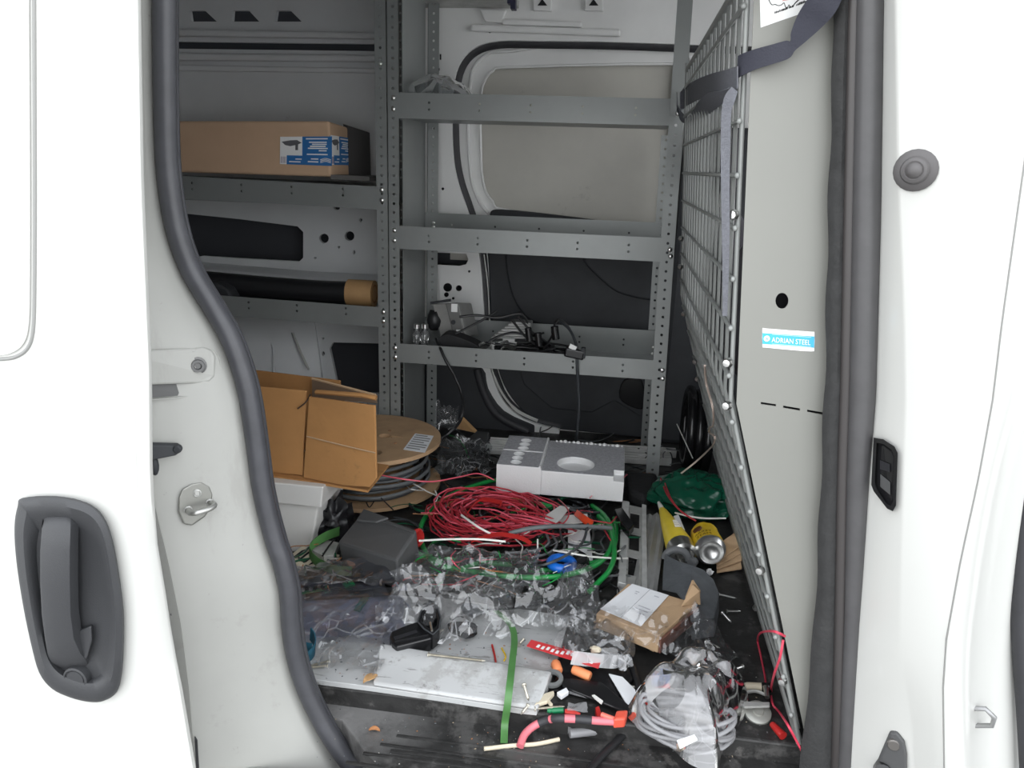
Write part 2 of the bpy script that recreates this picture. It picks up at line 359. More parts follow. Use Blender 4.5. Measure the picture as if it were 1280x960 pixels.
b = MB(); b.bx(-2.0, 1.3, .93, 2.5, 1.36, 1.39); structure(b.build('ceiling', inner_paint), 'underside of the van roof')
b = MB(); b.bx(-2.04, -2.0, .93, 2.5, 0, 1.36); structure(b.build('wall_rear', inner_paint), 'closed rear end of the cargo bay')
b = MB(); b.bx(-2.0, 1.3, 2.52, 2.55, -.3, 1.36); structure(b.build('wall_outer', dark_skin), 'outer skin behind the far wall openings')
b = MB(); b.bx(-2.0, .36, .955, .985, 1.085, 1.36); structure(b.build('trim_1', shaded_jamb_paint, bevel=.004), 'white header above the door opening')
b = MB(); b.bx(-2.0, .40, .84, .93, -.32, -.06); structure(b.build('trim_2', shaded_jamb_paint, bevel=.01), 'white body sill under the door opening')

# far wall, rear half: pressed inner panel with openings
b = MB(); b.bx(-2.0, -.655, 2.40, 2.415, 0, 1.36); c = MB()
def cutpoly(c, pts, Y0=2.33, d=.2): c.prism(pxpoly(pts, 2.4), (0, d, 0)); return c
def cutter(c, pts): 
    P = pxpoly(pts, 2.4); c.prism([p-V(0, .05, 0) for p in P], (0, .1, 0))
def circ(x, y, r, n=14, ry=None): return [(x+r*math.cos(2*PI*k/n), y+(ry or r)*math.sin(2*PI*k/n)) for k in range(n)]
cutter(c, [(150, 258), (222, 266), (300, 274), (372, 283), (379, 290), (379, 322), (374, 327), (300, 323), (252, 320), (235, 324), (222, 331), (150, 334)])
for q in ([(237, 13), (256, 13), (271, 27), (239, 27)], [(291, 13), (311, 13), (324, 27), (290, 27)], [(346, 13), (363, 13), (377, 27), (344, 27)],
          [(150, 51), (478, 55), (478, 64), (150, 60)], [(416, 428), (500, 430), (500, 492), (424, 492), (412, 436)],
          circ(405, 298, 6), circ(437, 295, 6), circ(423.5, 309, 1.6, 8), circ(394, 322.5, 1.6, 8), circ(442.5, 315.5, 1.6, 8, 3), circ(358, 252, 4, 10, 2.5), circ(421, 260, 4, 10, 2.5), circ(294, 246, 4, 10, 2.5), circ(451, 275, 2, 8), circ(339, 402, 3, 8, 2), circ(404, 442, 2, 8, 3), circ(404, 423, 1.5, 8)):
    cutter(c, q)
wall_back = structure(b.build('wall_back', [inner_paint, inner_paint], cut=c), 'white pressed metal inner side wall with openings and holes')
b = MB(); b.prism(pxpoly([(150, 66), (480, 70), (480, 78), (150, 76)], 2.395), (0, -.02, 0)); b.build('rail', inner_paint, wall_back, bevel=.006)
b = MB(); b.prism(pxpoly([(150, 36), (480, 42), (480, 50), (150, 45)], 2.395), (0, -.02, 0)); b.build('rail', inner_paint, wall_back, bevel=.006)
b = MB(); b.prism(pxpoly([(150, 80), (480, 86), (480, 92), (150, 88)], 2.398), (0, -.01, 0)); b.build('rail', inner_paint, wall_back, bevel=.004)
# ledge under the long opening and the wheel housing below
b = MB()
prof = [(2.40, .50), (2.37, .497), (2.345, .485), (2.34, .465), (2.40, .462)]
b.loft([[V(X, y, z+(.01 if X < -1.2 else 0)) for y, z in prof] for X in (-2.0, -1.35, -1.0, -.66)]); b.build('ledge', inner_paint, wall_back, smooth=30, bevel=.004)
b = MB()
b.loft([[V(-2.0, 2.402, .43), V(-2.0, 2.36, .40), V(-2.0, 2.27, .20), V(-2.0, 2.24, 0), V(-2.0, 2.402, 0)], [V(-1.10, 2.402, .43), V(-1.10, 2.36, .40), V(-1.10, 2.27, .20), V(-1.10, 2.24, 0), V(-1.10, 2.402, 0)], [V(-1.0, 2.402, .42), V(-.99, 2.385, .40), V(-.965, 2.37, .20), V(-.95, 2.36, 0), V(-.95, 2.402, 0)]])
b.build('wheel_housing', inner_paint, wall_back, smooth=50)
b = MB(); b.tube(smooth_path([at_y(x, y, Y) for x, y, Y in ((309, 396, 2.36), (326, 412, 2.34), (340, 432, 2.30), (342, 460, 2.265), (343, 486, 2.25))], 6), .003, 6); b.build('seam', inner_paint, wall_back, smooth=60)
b = MB(); b.tube(smooth_path([at_y(x, y, Y) for x, y, Y in ((366, 416, 2.34), (374, 436, 2.315), (386, 462, 2.295))], 6), .004, 6, flat=.6); b.build('seam', white_paint, wall_back, smooth=60)

# far wall, front half: frame round the far sliding door
seal_path_px = [(960, 60), (880, 58), (760, 54), (680, 53), (625, 53), (594, 62), (575, 84), (568, 118), (567, 160), (569, 200), (575, 230), (586, 262), (598, 300), (603, 335), (606, 380), (608, 420), (614, 458), (630, 498), (658, 522), (700, 534)]
SP = smooth_path(pxpoly(seal_path_px, 2.44), 4)
b = MB(); ring = [p for p in SP]
b.prism(ring+[V(ring[-1].x, 2.44, -.02), V(-.68, 2.44, -.02), V(-.68, 2.44, 1.36), V(ring[0].x, 2.44, 1.36)], (0, -.025, 0)); c = MB()
def cut2(pts): c.prism([p-V(0, .08, 0) for p in pxpoly(pts, 2.42)], (0, .12, 0))
for q in (circ(544.5, 71.5, 1.6, 8), [(550, 68), (552, 68), (552, 75), (550, 75)], [(544, 85.5), (550, 85.5), (550, 88.5), (544, 88.5)], circ(544, 153, 2.2, 8), circ(544, 161, 2.2, 8), circ(554, 236, 1.8, 8), circ(549, 275, 1.6, 8),
          circ(560, 359, 5.5, 12), circ(574, 360, 3.8, 10), circ(558.5, 368, 3, 10), circ(567, 372.5, 1.7, 8), circ(587, 339, 1.6, 8),
          [(536, 315), (583, 317), (586, 324), (583, 330), (575, 332), (536, 330)], circ(613, 40, 2, 8), circ(736, 41, 2.4, 8)): cut2(q)
frame2 = structure(b.build('wall_back_frame', [door_paint, dark_void], cut=c, bevel=0), 'white pillar and header metal round the far sliding door')
frame2.name = 'trim_3'; OFF['trim_3'] = OFF['wall_back_frame']
b = MB(); b.prism(pxpoly([(590, 31), (776, 38), (776, 47), (590, 40)], 2.413), (0, -.02, 0)); b.build('header_rail', door_paint, frame2, bevel=.006)
b = MB(); b.prism(pxpoly([(628, 24), (728, 28), (728, 35), (628, 32)], 2.413), (0, -.014, 0)); b.build('header_rail', door_paint, frame2, bevel=.005)
b = MB(); b.prism(pxpoly([(600, 12), (634, 13), (628, 30), (607, 28)], 2.413), (0, -.012, 0)); b.build('bracket', door_paint, frame2, bevel=.004)
b = MB(); b.bx(-.655, -.34, 2.30, 2.41, 1.29, 1.31); b.bx(-.655, -.34, 2.30, 2.305, 1.295, 1.33); b.build('roof_channel', galv, frame2, bevel=.002)
b = MB(); b.prism(pxpoly([(634, -8), (644, -8), (644, 11), (638, 11), (638, 4), (634, 4)], 2.30), (0, .03, 0)); b.build('channel_end', M('navy_end', (.02, .02, .05), .5), frame2)
for x in (678, 742):
    b = MB(); b.prism(pxpoly([(x-11, -6), (x+12, -6), (x+12, 15), (x-11, 14)], 2.413), (0, -.012, 0)); hb = b.build('hanger_plate', door_paint, frame2, bevel=.003)
    b = MB(); b.prism(pxpoly([(x-6, 7), (x+6, 7), (x, -1)], 2.40), (0, -.002, 0)); b.build('slot', dark_void, frame2)
b = MB(); b.tube(SP, .0175, 8, flat=.7, upv=(0, 1, 0)); structure(b.build('trim_4', black_rubber, smooth=60), 'black rubber seal round the far sliding door')
# far sliding door
D = [p+V(0, .012, 0) for p in SP]
b = MB(); b.prism(D+[V(D[-1].x, 2.452, -.02), V(.62, 2.452, -.02), V(.62, 2.452, D[0].z)], (0, .01, 0)); c = MB()
A_ = [(588, 104), (594, 82), (610, 68), (640, 64), (860, 60), (855, 300), (820, 300), (640, 280), (612, 268), (596, 245), (588, 215), (585, 150)]
c.prism([p+V(0, -.04, 0) for p in smooth_path(pxpoly(A_, 2.452), 3, True)], (0, .08, 0))
door2 = structure(b.build('door_2', [door_paint, door_paint], cut=c), 'closed far sliding door seen from inside')
B_ = [(601, 125), (605, 103), (617, 88), (642, 84), (838, 80), (843, 90), (838, 180), (832, 278), (820, 284), (640, 264), (616, 252), (604, 228), (601, 180)]
b = MB(); b.prism(smooth_path(pxpoly([(580, 100), (590, 66), (640, 58), (866, 54), (860, 306), (820, 306), (640, 288), (600, 272), (582, 235), (578, 150)], 2.462), 3, True), (0, .01, 0)); c = MB()
c.prism([p+V(0, -.04, 0) for p in smooth_path(pxpoly(B_, 2.462), 3, True)], (0, .08, 0)); b.build('inner_rim', [door_paint, door_paint], door2, cut=c, bevel=.003)
b = MB(); b.tube(smooth_path(pxpoly(B_, 2.460), 3, True), .004, 6, closed=True); b.build('rim_bead', door_paint, door2, smooth=60)
b = MB(); b.tube(smooth_path(pxpoly(A_, 2.452), 3, True), .005, 6, closed=True); b.build('rim_bead', door_paint, door2, smooth=60)
b = MB(); b.bx(-.55, .62, 2.482, 2.490, .55, 1.25); b.build('blank_window_panel', blank_panel, door2, label='grey blank panel where the window would be')
T = smooth_path(pxpoly([(612, 268), (625, 262), (720, 272), (832, 288)], 2.435), 4)+[V(.62, 2.435, T_) for T_ in (.69, -.01)]+smooth_path(pxpoly([(690, 536), (660, 520), (634, 490), (620, 452), (613, 400), (611, 340), (607, 290)], 2.435), 4)
b = MB(); b.prism(T, (0, .03, 0)); door_trim = b.build('trim_panel', black_trim, door2, bevel=.006, label='black plastic lower trim of the far door')
b = MB(); b.prism(smooth_path(pxpoly([(632, 290), (632, 320), (638, 360), (650, 386), (668, 402), (700, 411)], 2.435), 4)+pxpoly([(830, 420), (870, 424), (870, 300), (832, 296)], 2.435), (0, -.014, 0)); b.build('trim_relief', black_trim, door2, bevel=.008, seg=3)
b = MB(); b.prism(smooth_path(pxpoly([(722, 304), (731, 328), (750, 348), (772, 365), (800, 373)], 2.421), 4)+pxpoly([(870, 382), (870, 300), (832, 297)], 2.421), (0, -.016, 0)); b.build('trim_relief', black_trim, door2, bevel=.009, seg=3)
b = MB(); b.prism(smooth_path(pxpoly([(640, 428), (700, 424), (780, 430), (870, 440)], 2.435), 4)+pxpoly([(870, 520), (800, 520), (768, 500), (740, 515), (690, 510), (655, 480)], 2.435), (0, -.008, 0)); b.build('trim_relief', black_trim, door2, bevel=.006, seg=3)
b = MB(); b.prism(smooth_path(pxpoly([(780, 474), (802, 474), (806, 508), (790, 508), (774, 496)], 2.430), 3, True), (0, -.012, 0)); b.build('pull_recess', gloss_black, door2, bevel=.004)
b = MB(); b.tube(smooth_path(pxpoly([(611, 445), (617, 468), (628, 492), (646, 513), (672, 526)], 2.425), 5), [.002]*6+[.004]*8+[.006]*7, 6, flat=.5, upv=(0, 1, 0)); b.build('door_edge', white_paint, door2, smooth=60)
b = MB(); b.tube(smooth_path(pxpoly([(605, 318), (610, 360), (612, 406)], 2.425), 5), .0022, 6); b.build('door_edge', white_paint, door2, smooth=60)
b = MB(); b.prism(smooth_path(pxpoly([(515, 456), (560, 456), (602, 460), (610, 486), (630, 514), (668, 532)], 2.41), 3)+pxpoly([(668, 556), (515, 556)], 2.41), (0, .01, 0)); structure(b.build('trim_5', black_trim, bevel=.004), 'black plastic kick trim beside the far door')
b = MB(); b.tube(smooth_path(pxpoly([(596, 462), (604, 490), (622, 520), (660, 540)], 2.40), 5), .012, 8, flat=.6, upv=(0, 1, 0)); structure(b.build('trim_6', black_rubber, smooth=60), 'black rubber step edge beside the far door')
b = MB(); b.bx(.16, .46, 2.395, 2.43, 0, .98); structure(b.build('trim_7', black_trim, bevel=.02), 'black inner trim between the shelf end and the partition, raised to darken the view behind the mesh')  # upper part added to keep the view through the mesh dark

# rear pillar (left of the opening) with the door jamb
L0 = [(-40, 192), (0, 193), (100, 193), (200, 197), (260, 203), (300, 212), (340, 226), (380, 248), (420, 272), (460, 288), (500, 300), (560, 310), (600, 315), (640, 322), (680, 333), (700, 340), (740, 350), (780, 351), (820, 357), (860, 368), (900, 385), (930, 400), (960, 418), (1010, 450)]
L3 = [(-40, 150), (300, 150), (430, 165), (600, 190), (640, 197), (700, 212), (780, 228), (860, 238), (960, 246), (1010, 250)]
rows = [-230, -60, -20, 0, 60, 120, 180, 220, 260, 290, 320, 350, 380, 410, 440, 470, 500, 540, 580, 620, 650, 680, 710, 740, 780, 820, 860, 900, 930, 960, 1010]
def jamb(x, y, lift=0):
    a, d = interp(L3, y), interp(L0, y); t = (x-a)/max(d-a, 1); return at_y(x, y, .885+.10*t-lift)
b = MB(); rings = []
for y in rows:
    a, d = interp(L3, y), interp(L0, y); w = d-a
    Q = [at_y(d+10, y, 1.00), at_y(d-2, y, .984), at_y(d-12, y, .972), jamb(d-.32*w, y, .006), jamb(a+.30*w, y), at_y(a+2, y, .888), at_y(a-2, y, .880), at_y(a-90, y, .872)]
    Q.append(V(-1.6, .87, Q[-1].z)); rings.append(Q)
b.loft(rings, cap=False, closed=False); wall_left = structure(b.build('wall_left', shaded_jamb_paint, smooth=70), 'white rear pillar and door jamb left of the opening')
b = MB(); b.bx(-2.0, -.615, 1.0, 1.02, 0, 1.36); structure(b.build('wall_side', inner_paint), 'inner side panel behind the rear pillar')
RR = lambda x0, y0, x1, y1, r: [(x0, y0), (x1-r, y0), (x1-r*.3, y0+r*.3), (x1, y0+r), (x1, y1-r), (x1-r*.3, y1-r*.3), (x1-r, y1), (x0, y1)]
b = MB(); b.prism([jamb(x, y, -.002) for x, y in [(150, 440), (255, 434), (265, 438), (269, 446), (268, 470), (262, 477), (248, 479), (150, 482)]], jamb(230, 460, .006)-jamb(230, 460, -.002)); b.build('guide_plate', shaded_jamb_paint, wall_left, bevel=.0025)
b = MB(); nrm = (jamb(247, 457, .01)-jamb(247, 457, 0)); b.lathe([(.012, 0), (.012, .001), (.009, .0015), (.009, .004), (.0085, .006), (.005, .006), (.004, .003), (.001, .003)], jamb(247, 457, .006), V(.55, -.8, .05), 16); b.build('plate_bolt', M('bolt_dark', (.12, .12, .12), .4, .7), wall_left, smooth=35)
b = MB(); b.prism([jamb(x, y, .0005) for x, y in [(150, 483), (246, 478), (247, 490), (243, 493), (150, 500)]], V(0, .004, 0)); b.build('slot_shadow', M('slot_shade', (.10, .10, .10), .6), wall_left, label='dark strip for the shade in the slot under the guide plate')  # dark strip painted in for the shade inside the slot
b = MB(); b.tube(smooth_path([jamb(x, y, .001) for x, y in [(150, 503), (246, 494), (270, 490), (276, 482), (274, 450), (266, 436)]], 5), .0022, 6, flat=.5); b.build('recess_lip', shaded_jamb_paint, wall_left, smooth=60)
b = MB(); b.prism([jamb(x, y, .004) for x, y in [(150, 551), (222, 553), (228, 556), (228, 562), (222, 566), (150, 580)]], V(.003, -.012, 0)); b.lathe([(.006, 0), (.006, .008), (.004, .009)], jamb(223, 559.5, .010), V(.3, -1, 0), 12); b.build('lever', black_trim, wall_left, bevel=.002, label='black plastic lever poking out of the jamb')
b = MB(); b.ball(jamb(193, 582, .004), .012, (.5, .5, 1.2)); b.build('lever_hub', black_trim, wall_left, smooth=60)
b = MB(); SPq = [(228, 612), (240, 605), (252, 603), (262, 608), (266, 618), (264, 634), (256, 646), (240, 657), (230, 655), (223, 640), (224, 622)]
b.prism([jamb(x, y, 0) for x, y in SPq], jamb(245, 630, .005)-jamb(245, 630, 0)); b.build('striker_plate', M('cast_steel', (.27, .27, .25), .45, .7), wall_left, bevel=.002, label='cast grey metal door striker plate')
b = MB(); b.tube(smooth_path([jamb(235, 636, .003), jamb(238, 641, .018), jamb(246, 641, .026), jamb(262, 636, .026), jamb(268, 631, .020), jamb(262, 628, .003)], 4), .0042, 8); b.build('striker_loop', M('striker_steel', (.42, .42, .40), .35, .8), wall_left, smooth=60)
for x, y in ((246, 616), (262, 628), (235, 637)):
    b = MB(); b.lathe([(.006, 0), (.006, .003), (.0045, .004), (.0035, .002)], jamb(x, y, .004), V(.55, -.8, .05), 12); b.build('striker_screw', galv, wall_left, smooth=35)
b = MB(); b.ball(at_y(215, 766, .884), .017, (.45, .3, 1.5), 14, 8); b.build('rubber_stop', black_rubber, wall_left, smooth=60)
b = MB(); b.prism([at_y(x, y, .880) for x, y in [(244, 920), (247, 925), (249, 960), (246, 960)]], (0, -.002, 0)); b.build('edge_clip', black_rubber, wall_left)
# rubber seal, left edge
seal = [(-60, 205), (0, 205.5), (100, 206), (200, 208.5), (260, 215.5), (300, 224.5), (340, 240), (380, 264), (420, 287), (460, 302), (500, 312), (560, 321), (600, 326), (640, 334), (680, 345), (700, 352), (740, 361), (780, 363.5), (820, 369.5), (860, 382), (900, 401), (930, 419), (960, 441), (1000, 475), (1030, 520)]
b = MB(); b.tube(smooth_path([at_y(x, y, .985) for y, x in seal], 4), .0145, 12); trim_seal = structure(b.build('trim_8', seal_grey, smooth=60), 'dark grey rubber door seal down the left side of the opening')
b = MB(); b.tube(smooth_path([at_y(x+9, y, 1.002) for y, x in seal], 4), .009, 8); b.build('seal_lip', seal_grey, trim_seal, smooth=60)

# front pillar (right of the opening)
CA = [(-60, 1104), (0, 1104), (270, 1100), (500, 1094), (600, 1086), (700, 1080), (800, 1073), (960, 1062), (1010, 1058)]
CB = [(-60, 1118), (200, 1122), (400, 1130), (500, 1132), (700, 1126), (840, 1124), (880, 1138), (960, 1142), (1010, 1144)]
CC = [(-60, 1302), (0, 1300), (200, 1290), (400, 1262), (500, 1250), (600, 1232), (700, 1210), (800, 1192), (860, 1188), (1010, 1190)]
CD = [(-60, 1314), (0, 1312), (200, 1304), (400, 1278), (500, 1266), (600, 1240), (700, 1222), (800, 1208), (860, 1206), (1010, 1208)]
def pil(x, y, lift=0):
    a, m, d = interp(CA, y), interp(CB, y), interp(CC, y)
    Y = .985-.055*(x-a)/(m-a) if x < m else .93-.045*(x-m)/(d-m)
    return at_y(x, y, Y-lift)
b = MB(); rings = []
for y in rows:
    a, m, d, e = interp(CA, y), interp(CB, y), interp(CC, y), interp(CD, y)
    Q = [at_y(a-26, y, 1.01), at_y(a-3, y, .992), pil(a+1, y), pil(m-2, y), pil(m+3, y), pil((m+d)/2, y, .004), pil(d-12, y, .002), pil(d-4, y, .001), at_y(d+1, y, .889), at_y(e, y, .905), at_y(e+6, y, .985), at_y(e+70, y, 1.05), at_y(e+160, y, 1.06)]
    rings.append(Q[::-1])
b.loft(rings, cap=False, closed=False); wall_right = structure(b.build('wall_right', white_paint, smooth=70), 'white middle pillar right of the opening')
b = MB(); b.tube([pil(interp(CC, y)-9, y, .0016) for y in range(-40, 1010, 30)], .0011, 5); b.build('panel_seam', M('seam_grey', (.22, .22, .21), .5), wall_right, smooth=60)
b = MB(); o = pil(1146, 213, 0); b.lathe([(.0225, -.004), (.0225, .003), (.019, .007), (.015, .008), (.0145, .010), (.013, .016), (.010, .0175), (.0085, .017), (.007, .021), (.003, .024)], o+V(-.001, 0, 0), V(-.42, -.9, -.02), 22); b.build('bump_stop', M('bump_rubber', (.085, .08, .08), .6), wall_right, smooth=40, label='round grey stepped rubber door bumper')
b = MB(); out = [(1092, 547), (1104, 549), (1118, 558), (1122, 566), (1120, 632), (1116, 639), (1109, 636), (1092, 614), (1089, 606)]
cx_, cy_ = 1106, 592; ring0 = [pil(x, y, .000) for x, y in out]; ring1 = [pil(x, y, .011) for x, y in out]
ring2 = [pil(cx_+(x-cx_)*.74, cy_+(y-cy_)*.86, .011) for x, y in out]; ring3 = [pil(cx_+(x-cx_)*.66, cy_+(y-cy_)*.8, .005) for x, y in out]
b.loft([ring0, ring1, ring2, ring3], cap=True); b.build('latch_recess', gloss_black, wall_right, label='black plastic latch pocket on the pillar')
b = MB(); b.prism([pil(x, y, .006) for x, y in [(1100, 575), (1112, 580), (1112, 590), (1100, 586)]], V(0, -.001, 0)); b.build('latch_opening', dark_void, wall_right)
b = MB(); b.obox(pil(1100, 608, .005), pil(1112, 618, .005)-pil(1100, 608, .005), pil(1100, 592, .005)-pil(1100, 608, .005), V(0, -.003, 0)); b.build('latch_tongue', dark_box, wall_right, bevel=.001)
b = MB(); q = [(1113, 911), (1122, 912), (1131, 924), (1134, 940), (1134, 985), (1090, 985), (1092, 955), (1098, 946), (1107, 925)]
b.prism([pil(x, y, -.002) for x, y in q], V(-.003, -.008, 0)); b.build('roller_bracket', dark_box, wall_right, bevel=.003, label='dark metal hinge bracket at the foot of the pillar')
b = MB(); b.lathe([(.0085, 0), (.0085, .003), (.007, .0045), (.003, .0045)], pil(1117, 930, .006), V(-.3, -.95, 0), 14); b.build('bracket_bolt', M('bracket_bolt', (.16, .15, .14), .4, .6), wall_right, smooth=35)
b = MB(); b.lathe([(.012, 0), (.012, .01), (.009, .012)], pil(1104, 962, .006), V(-.3, -.9, .2), 14); b.build('bracket_roller', gloss_black, wall_right, smooth=35)
b = MB(); b.tube([at_y(1206, 885, 1.0), at_y(1232, 886, .985), at_y(1243, 897, .98), at_y(1240, 907, .985), at_y(1206, 907, 1.0)], .0036, 8); b.build('front_striker', M('front_striker', (.33, .33, .33), .4, .6), wall_right, smooth=60, label='bright wire striker for the front door')
b = MB(); b.tube(smooth_path([at_y(x, y, 1.03) for x, y in [(1330, -40), (1306, 400), (1290, 560), (1277, 700), (1273, 780), (1280, 900), (1286, 1010)]], 6), .010, 8); structure(b.build('trim_9', black_rubber, smooth=60), 'black rubber seal of the front door frame at the right edge')
# seals on the front pillar: textured flap and two round beads
FL = [(-60, 1041), (0, 1041), (120, 1040), (200, 1037), (270, 1035), (480, 1031), (600, 1026), (700, 1022), (800, 1016), (880, 1008), (960, 1000), (1010, 996)]
FR = [(-60, 1064), (0, 1063), (200, 1058), (480, 1052), (600, 1048), (700, 1046), (800, 1044), (960, 1040), (1010, 1038)]
b = MB(); rings = []
for y in range(-60, 1015, 18):
    l, r_ = interp(FL, y)+1.4*math.sin(y*.045), interp(FR, y); w = r_-l
    rings.append([at_y(l, y, 1.012), at_y(l+.3*w, y, 1.000), at_y(l+.7*w, y, .996), at_y(r_, y, 1.0), at_y(r_, y, 1.006), at_y(l+.5*w, y, 1.006)])
b.loft(rings); trim_flap = structure(b.build('trim_10', flap_cloth, smooth=60), 'black textured edge flap beside the partition panel')
b = MB(); b.tube(smooth_path([at_y(interp(FR, y)+6, y, 1.0) for y in range(-60, 1015, 60)], 3), .0085, 8); b.build('seal_bead', M('seal_bead', (.05, .045, .044), .4), trim_flap, smooth=60)
def sealc(y): return (interp(CA, y)+interp(FR, y)+11)/2
b = MB(); pts = [at_y(sealc(y), y, .992) for y in range(-60, 1015, 60)]; rad = [max(.010, (interp(CA, y)-interp(FR, y)-10)/2*.992/980) for y in range(-60, 1015, 60)]
b.tube(pts, rad, 12); trim_r = structure(b.build('trim_11', M('seal_grey_front', (.072, .070, .072), .42, var=.1, vs=30), smooth=60), 'grey rubber door seal down the right side of the opening')

# open sliding door, slid back over the body side
D1 = [(-60, 150), (0, 152), (230, 157), (460, 167), (560, 169), (640, 172), (750, 190), (850, 205), (960, 222), (1010, 230)]
D2 = [(-60, 175), (0, 176), (230, 180), (460, 190), (600, 191), (680, 197), (740, 207), (800, 216), (860, 228), (960, 245), (1010, 254)]
b = MB(); rings = []
for y in rows:
    p, q = interp(D1, y), interp(D2, y); l = at_y(-120, y, .780)
    rings.append([V(-1.5, .785, l.z), l, at_y(p-6, y, .779), at_y(p, y, .7785), at_y(p+3, y, .781), at_y(q-4, y, .790), at_y(q, y, .796), at_y(q, y, .803), at_y(q-8, y, .806), at_y(p-20, y, .81), V(-1.5, .815, l.z)])
b.loft(rings, cap=True); door1 = structure(b.build('door_1', [white_paint], smooth=40), 'white sliding door slid open to the left')
g = smooth_path([at_y(x, y, .7795) for x, y in [(43, -210), (43, -40), (43.5, 100), (44, 250), (43.5, 360), (42, 410), (36, 433), (22, 445), (0, 449), (-60, 450)]], 6)
b = MB(); b.tube(g, .0022, 8); b.build('window_groove', M('groove_grey', (.25, .25, .24), .5), door1, smooth=60)
b = MB(); b.prism([p+V(-.004, -.0005, .004) for p in g]+[at_y(-60, -210, .779)], (0, -.002, 0)); b.build('window_blank', white_paint, door1, bevel=.0015)
H = [(28.1, 622.5), (41.2, 619.5), (70, 620), (93.7, 622.5), (108, 628), (120, 633.7), (129, 645), (135, 656.2), (141, 675), (144.4, 693.7), (149, 718), (151.9, 742.5), (154.5, 762), (155.6, 780), (155, 803), (153.7, 825), (152.5, 842), (150, 855), (146, 865), (138.7, 871.9), (130, 876), (123.7, 877.5), (112, 877.5), (101.2, 875.6), (88, 872), (75, 866.2), (65, 861), (56.2, 855), (49, 841), (45, 825), (39, 806), (33.7, 787.5), (29, 758), (24.4, 731.2), (20.5, 702), (18, 675), (18, 659), (18.7, 645), (22, 633)]
H = [(q.x, q.y) for q in smooth_path([V(x, y, 0) for x, y in H[::2]], 4, True)]
hc = (88, 748)
def hr(s, sy, Y, dx=0, dy=0): return [at_y(hc[0]+(x-hc[0])*s+dx, hc[1]+(y-hc[1])*sy+dy, Y) for x, y in H]
b = MB(); b.loft([hr(1, 1, .781), hr(1, 1, .772), hr(.96, .98, .767), hr(.84, .90, .762), hr(.76, .82, .766, 2, 0), hr(.66, .74, .7755, 4, 4), hr(.3, .4, .777, 4, 4)]); b.build('handle_bezel', handle_black, door1, smooth=50, label='dark grey oval door handle surround with a hand recess')
b = MB(); rings = []
for x0, x1, y, Y, d in [(60, 85, 640, .776, .012), (54, 86, 648, .766, .016), (50, 86, 662, .757, .018), (48, 85, 690, .751, .018), (48, 85, 730, .749, .018), (50, 86, 770, .751, .018), (54, 90, 800, .754, .018), (57, 98, 818, .760, .018), (60, 106, 828, .767, .014), (64, 108, 834, .775, .008)]:
    a, c_ = at_y(x0, y, Y), at_y(x1, y, Y); w = c_-a
    rings.append([a+V(0, d, 0), a+V(0, .003, 0), a+w*.12, a+w*.5+V(0, -.002, 0), a+w*.88, c_+V(0, .003, 0), c_+V(0, d, 0)])
b.loft(rings); b.build('handle_grip', handle_black, door1, smooth=45, label='upright dark grey pull grip')
b = MB(); b.loft([[at_y(x, y, .786) for x, y in [(84, 790), (118, 778), (119, 800), (112, 826), (92, 838)]], [at_y(x, y, .768) for x, y in [(86, 794), (114, 782), (115, 800), (109, 822), (94, 832)]]]); b.build('handle_block', handle_black, door1, bevel=.002)
b = MB(); o = at_y(95, 848, .768); b.lathe([(.0165, -.01), (.0165, .002), (.014, .003), (.0135, .001), (.012, .001), (.0115, .0022), (.001, .0022)], o, V(0, -1, 0), 20); b.build('lock_cap', handle_black, door1, smooth=40)
b = MB(); b.loft([[at_y(x, y, .788) for x, y in [(56, 642), (60, 636), (84, 636), (88, 644), (88, 660), (54, 660)]], [at_y(x, y, .769) for x, y in [(54, 640), (58, 633), (86, 633), (91, 642), (91, 662), (52, 662)]]], cap=False); b.build('handle_socket', handle_black, door1, smooth=30)

# cab beyond the partition
b = MB(); b.bx(.40, 1.3, 2.38, 2.42, -.1, .62); b.bx(1.25, 1.3, .95, 2.42, -.1, .50); structure(b.build('wall_cab', black_trim, bevel=.02), 'dark cab door trim and dashboard beyond the partition')
b = MB(); b.bx(.46, .56, 2.34, 2.40, .6, 1.36); structure(b.build('trim_12', inner_paint, bevel=.01), 'cab pillar beyond the partition')
for yy, lab in ((1.30, 'dark cloth passenger seat behind the partition mesh, near side'), (1.98, 'dark cloth driver seat behind the partition mesh, far side')):
    t = thing('cab_seat', lab, 'seat', (.55, yy, 0), 'seats in the cab')
    b = MB(); rings = []
    for z, xo, hw, th in [(.10, .06, .20, .07), (.25, .0, .22, .07), (.45, -.10, .22, .07), (.62, -.175, .19, .06), (.72, -.19, .14, .05), (.77, -.195, .07, .03)]:
        rings.append([V(.44+xo+th*math.copysign(abs(math.cos(a))**.6, math.cos(a)), yy+hw*math.copysign(abs(math.sin(a))**.6, math.sin(a)), z) for a in [2*PI*k/14 for k in range(14)]])
    b.loft(rings); b.build('backrest', seat_cloth, t, smooth=60)
    b = MB(); b.bx(.50, .95, yy-.22, yy+.22, 0, .15); b.build('cushion', seat_cloth, t, bevel=.04, seg=3)
    b = MB(); b.bx(.20, .26, yy-.11, yy+.11, .81, .95); b.build('headrest', seat_cloth, t, bevel=.025, seg=3)
    for s_ in (-.05, .05):
        b = MB(); b.tube([(.235, yy+s_, .70), (.235, yy+s_, .84)], .006); b.build('headrest_post', steel, t)

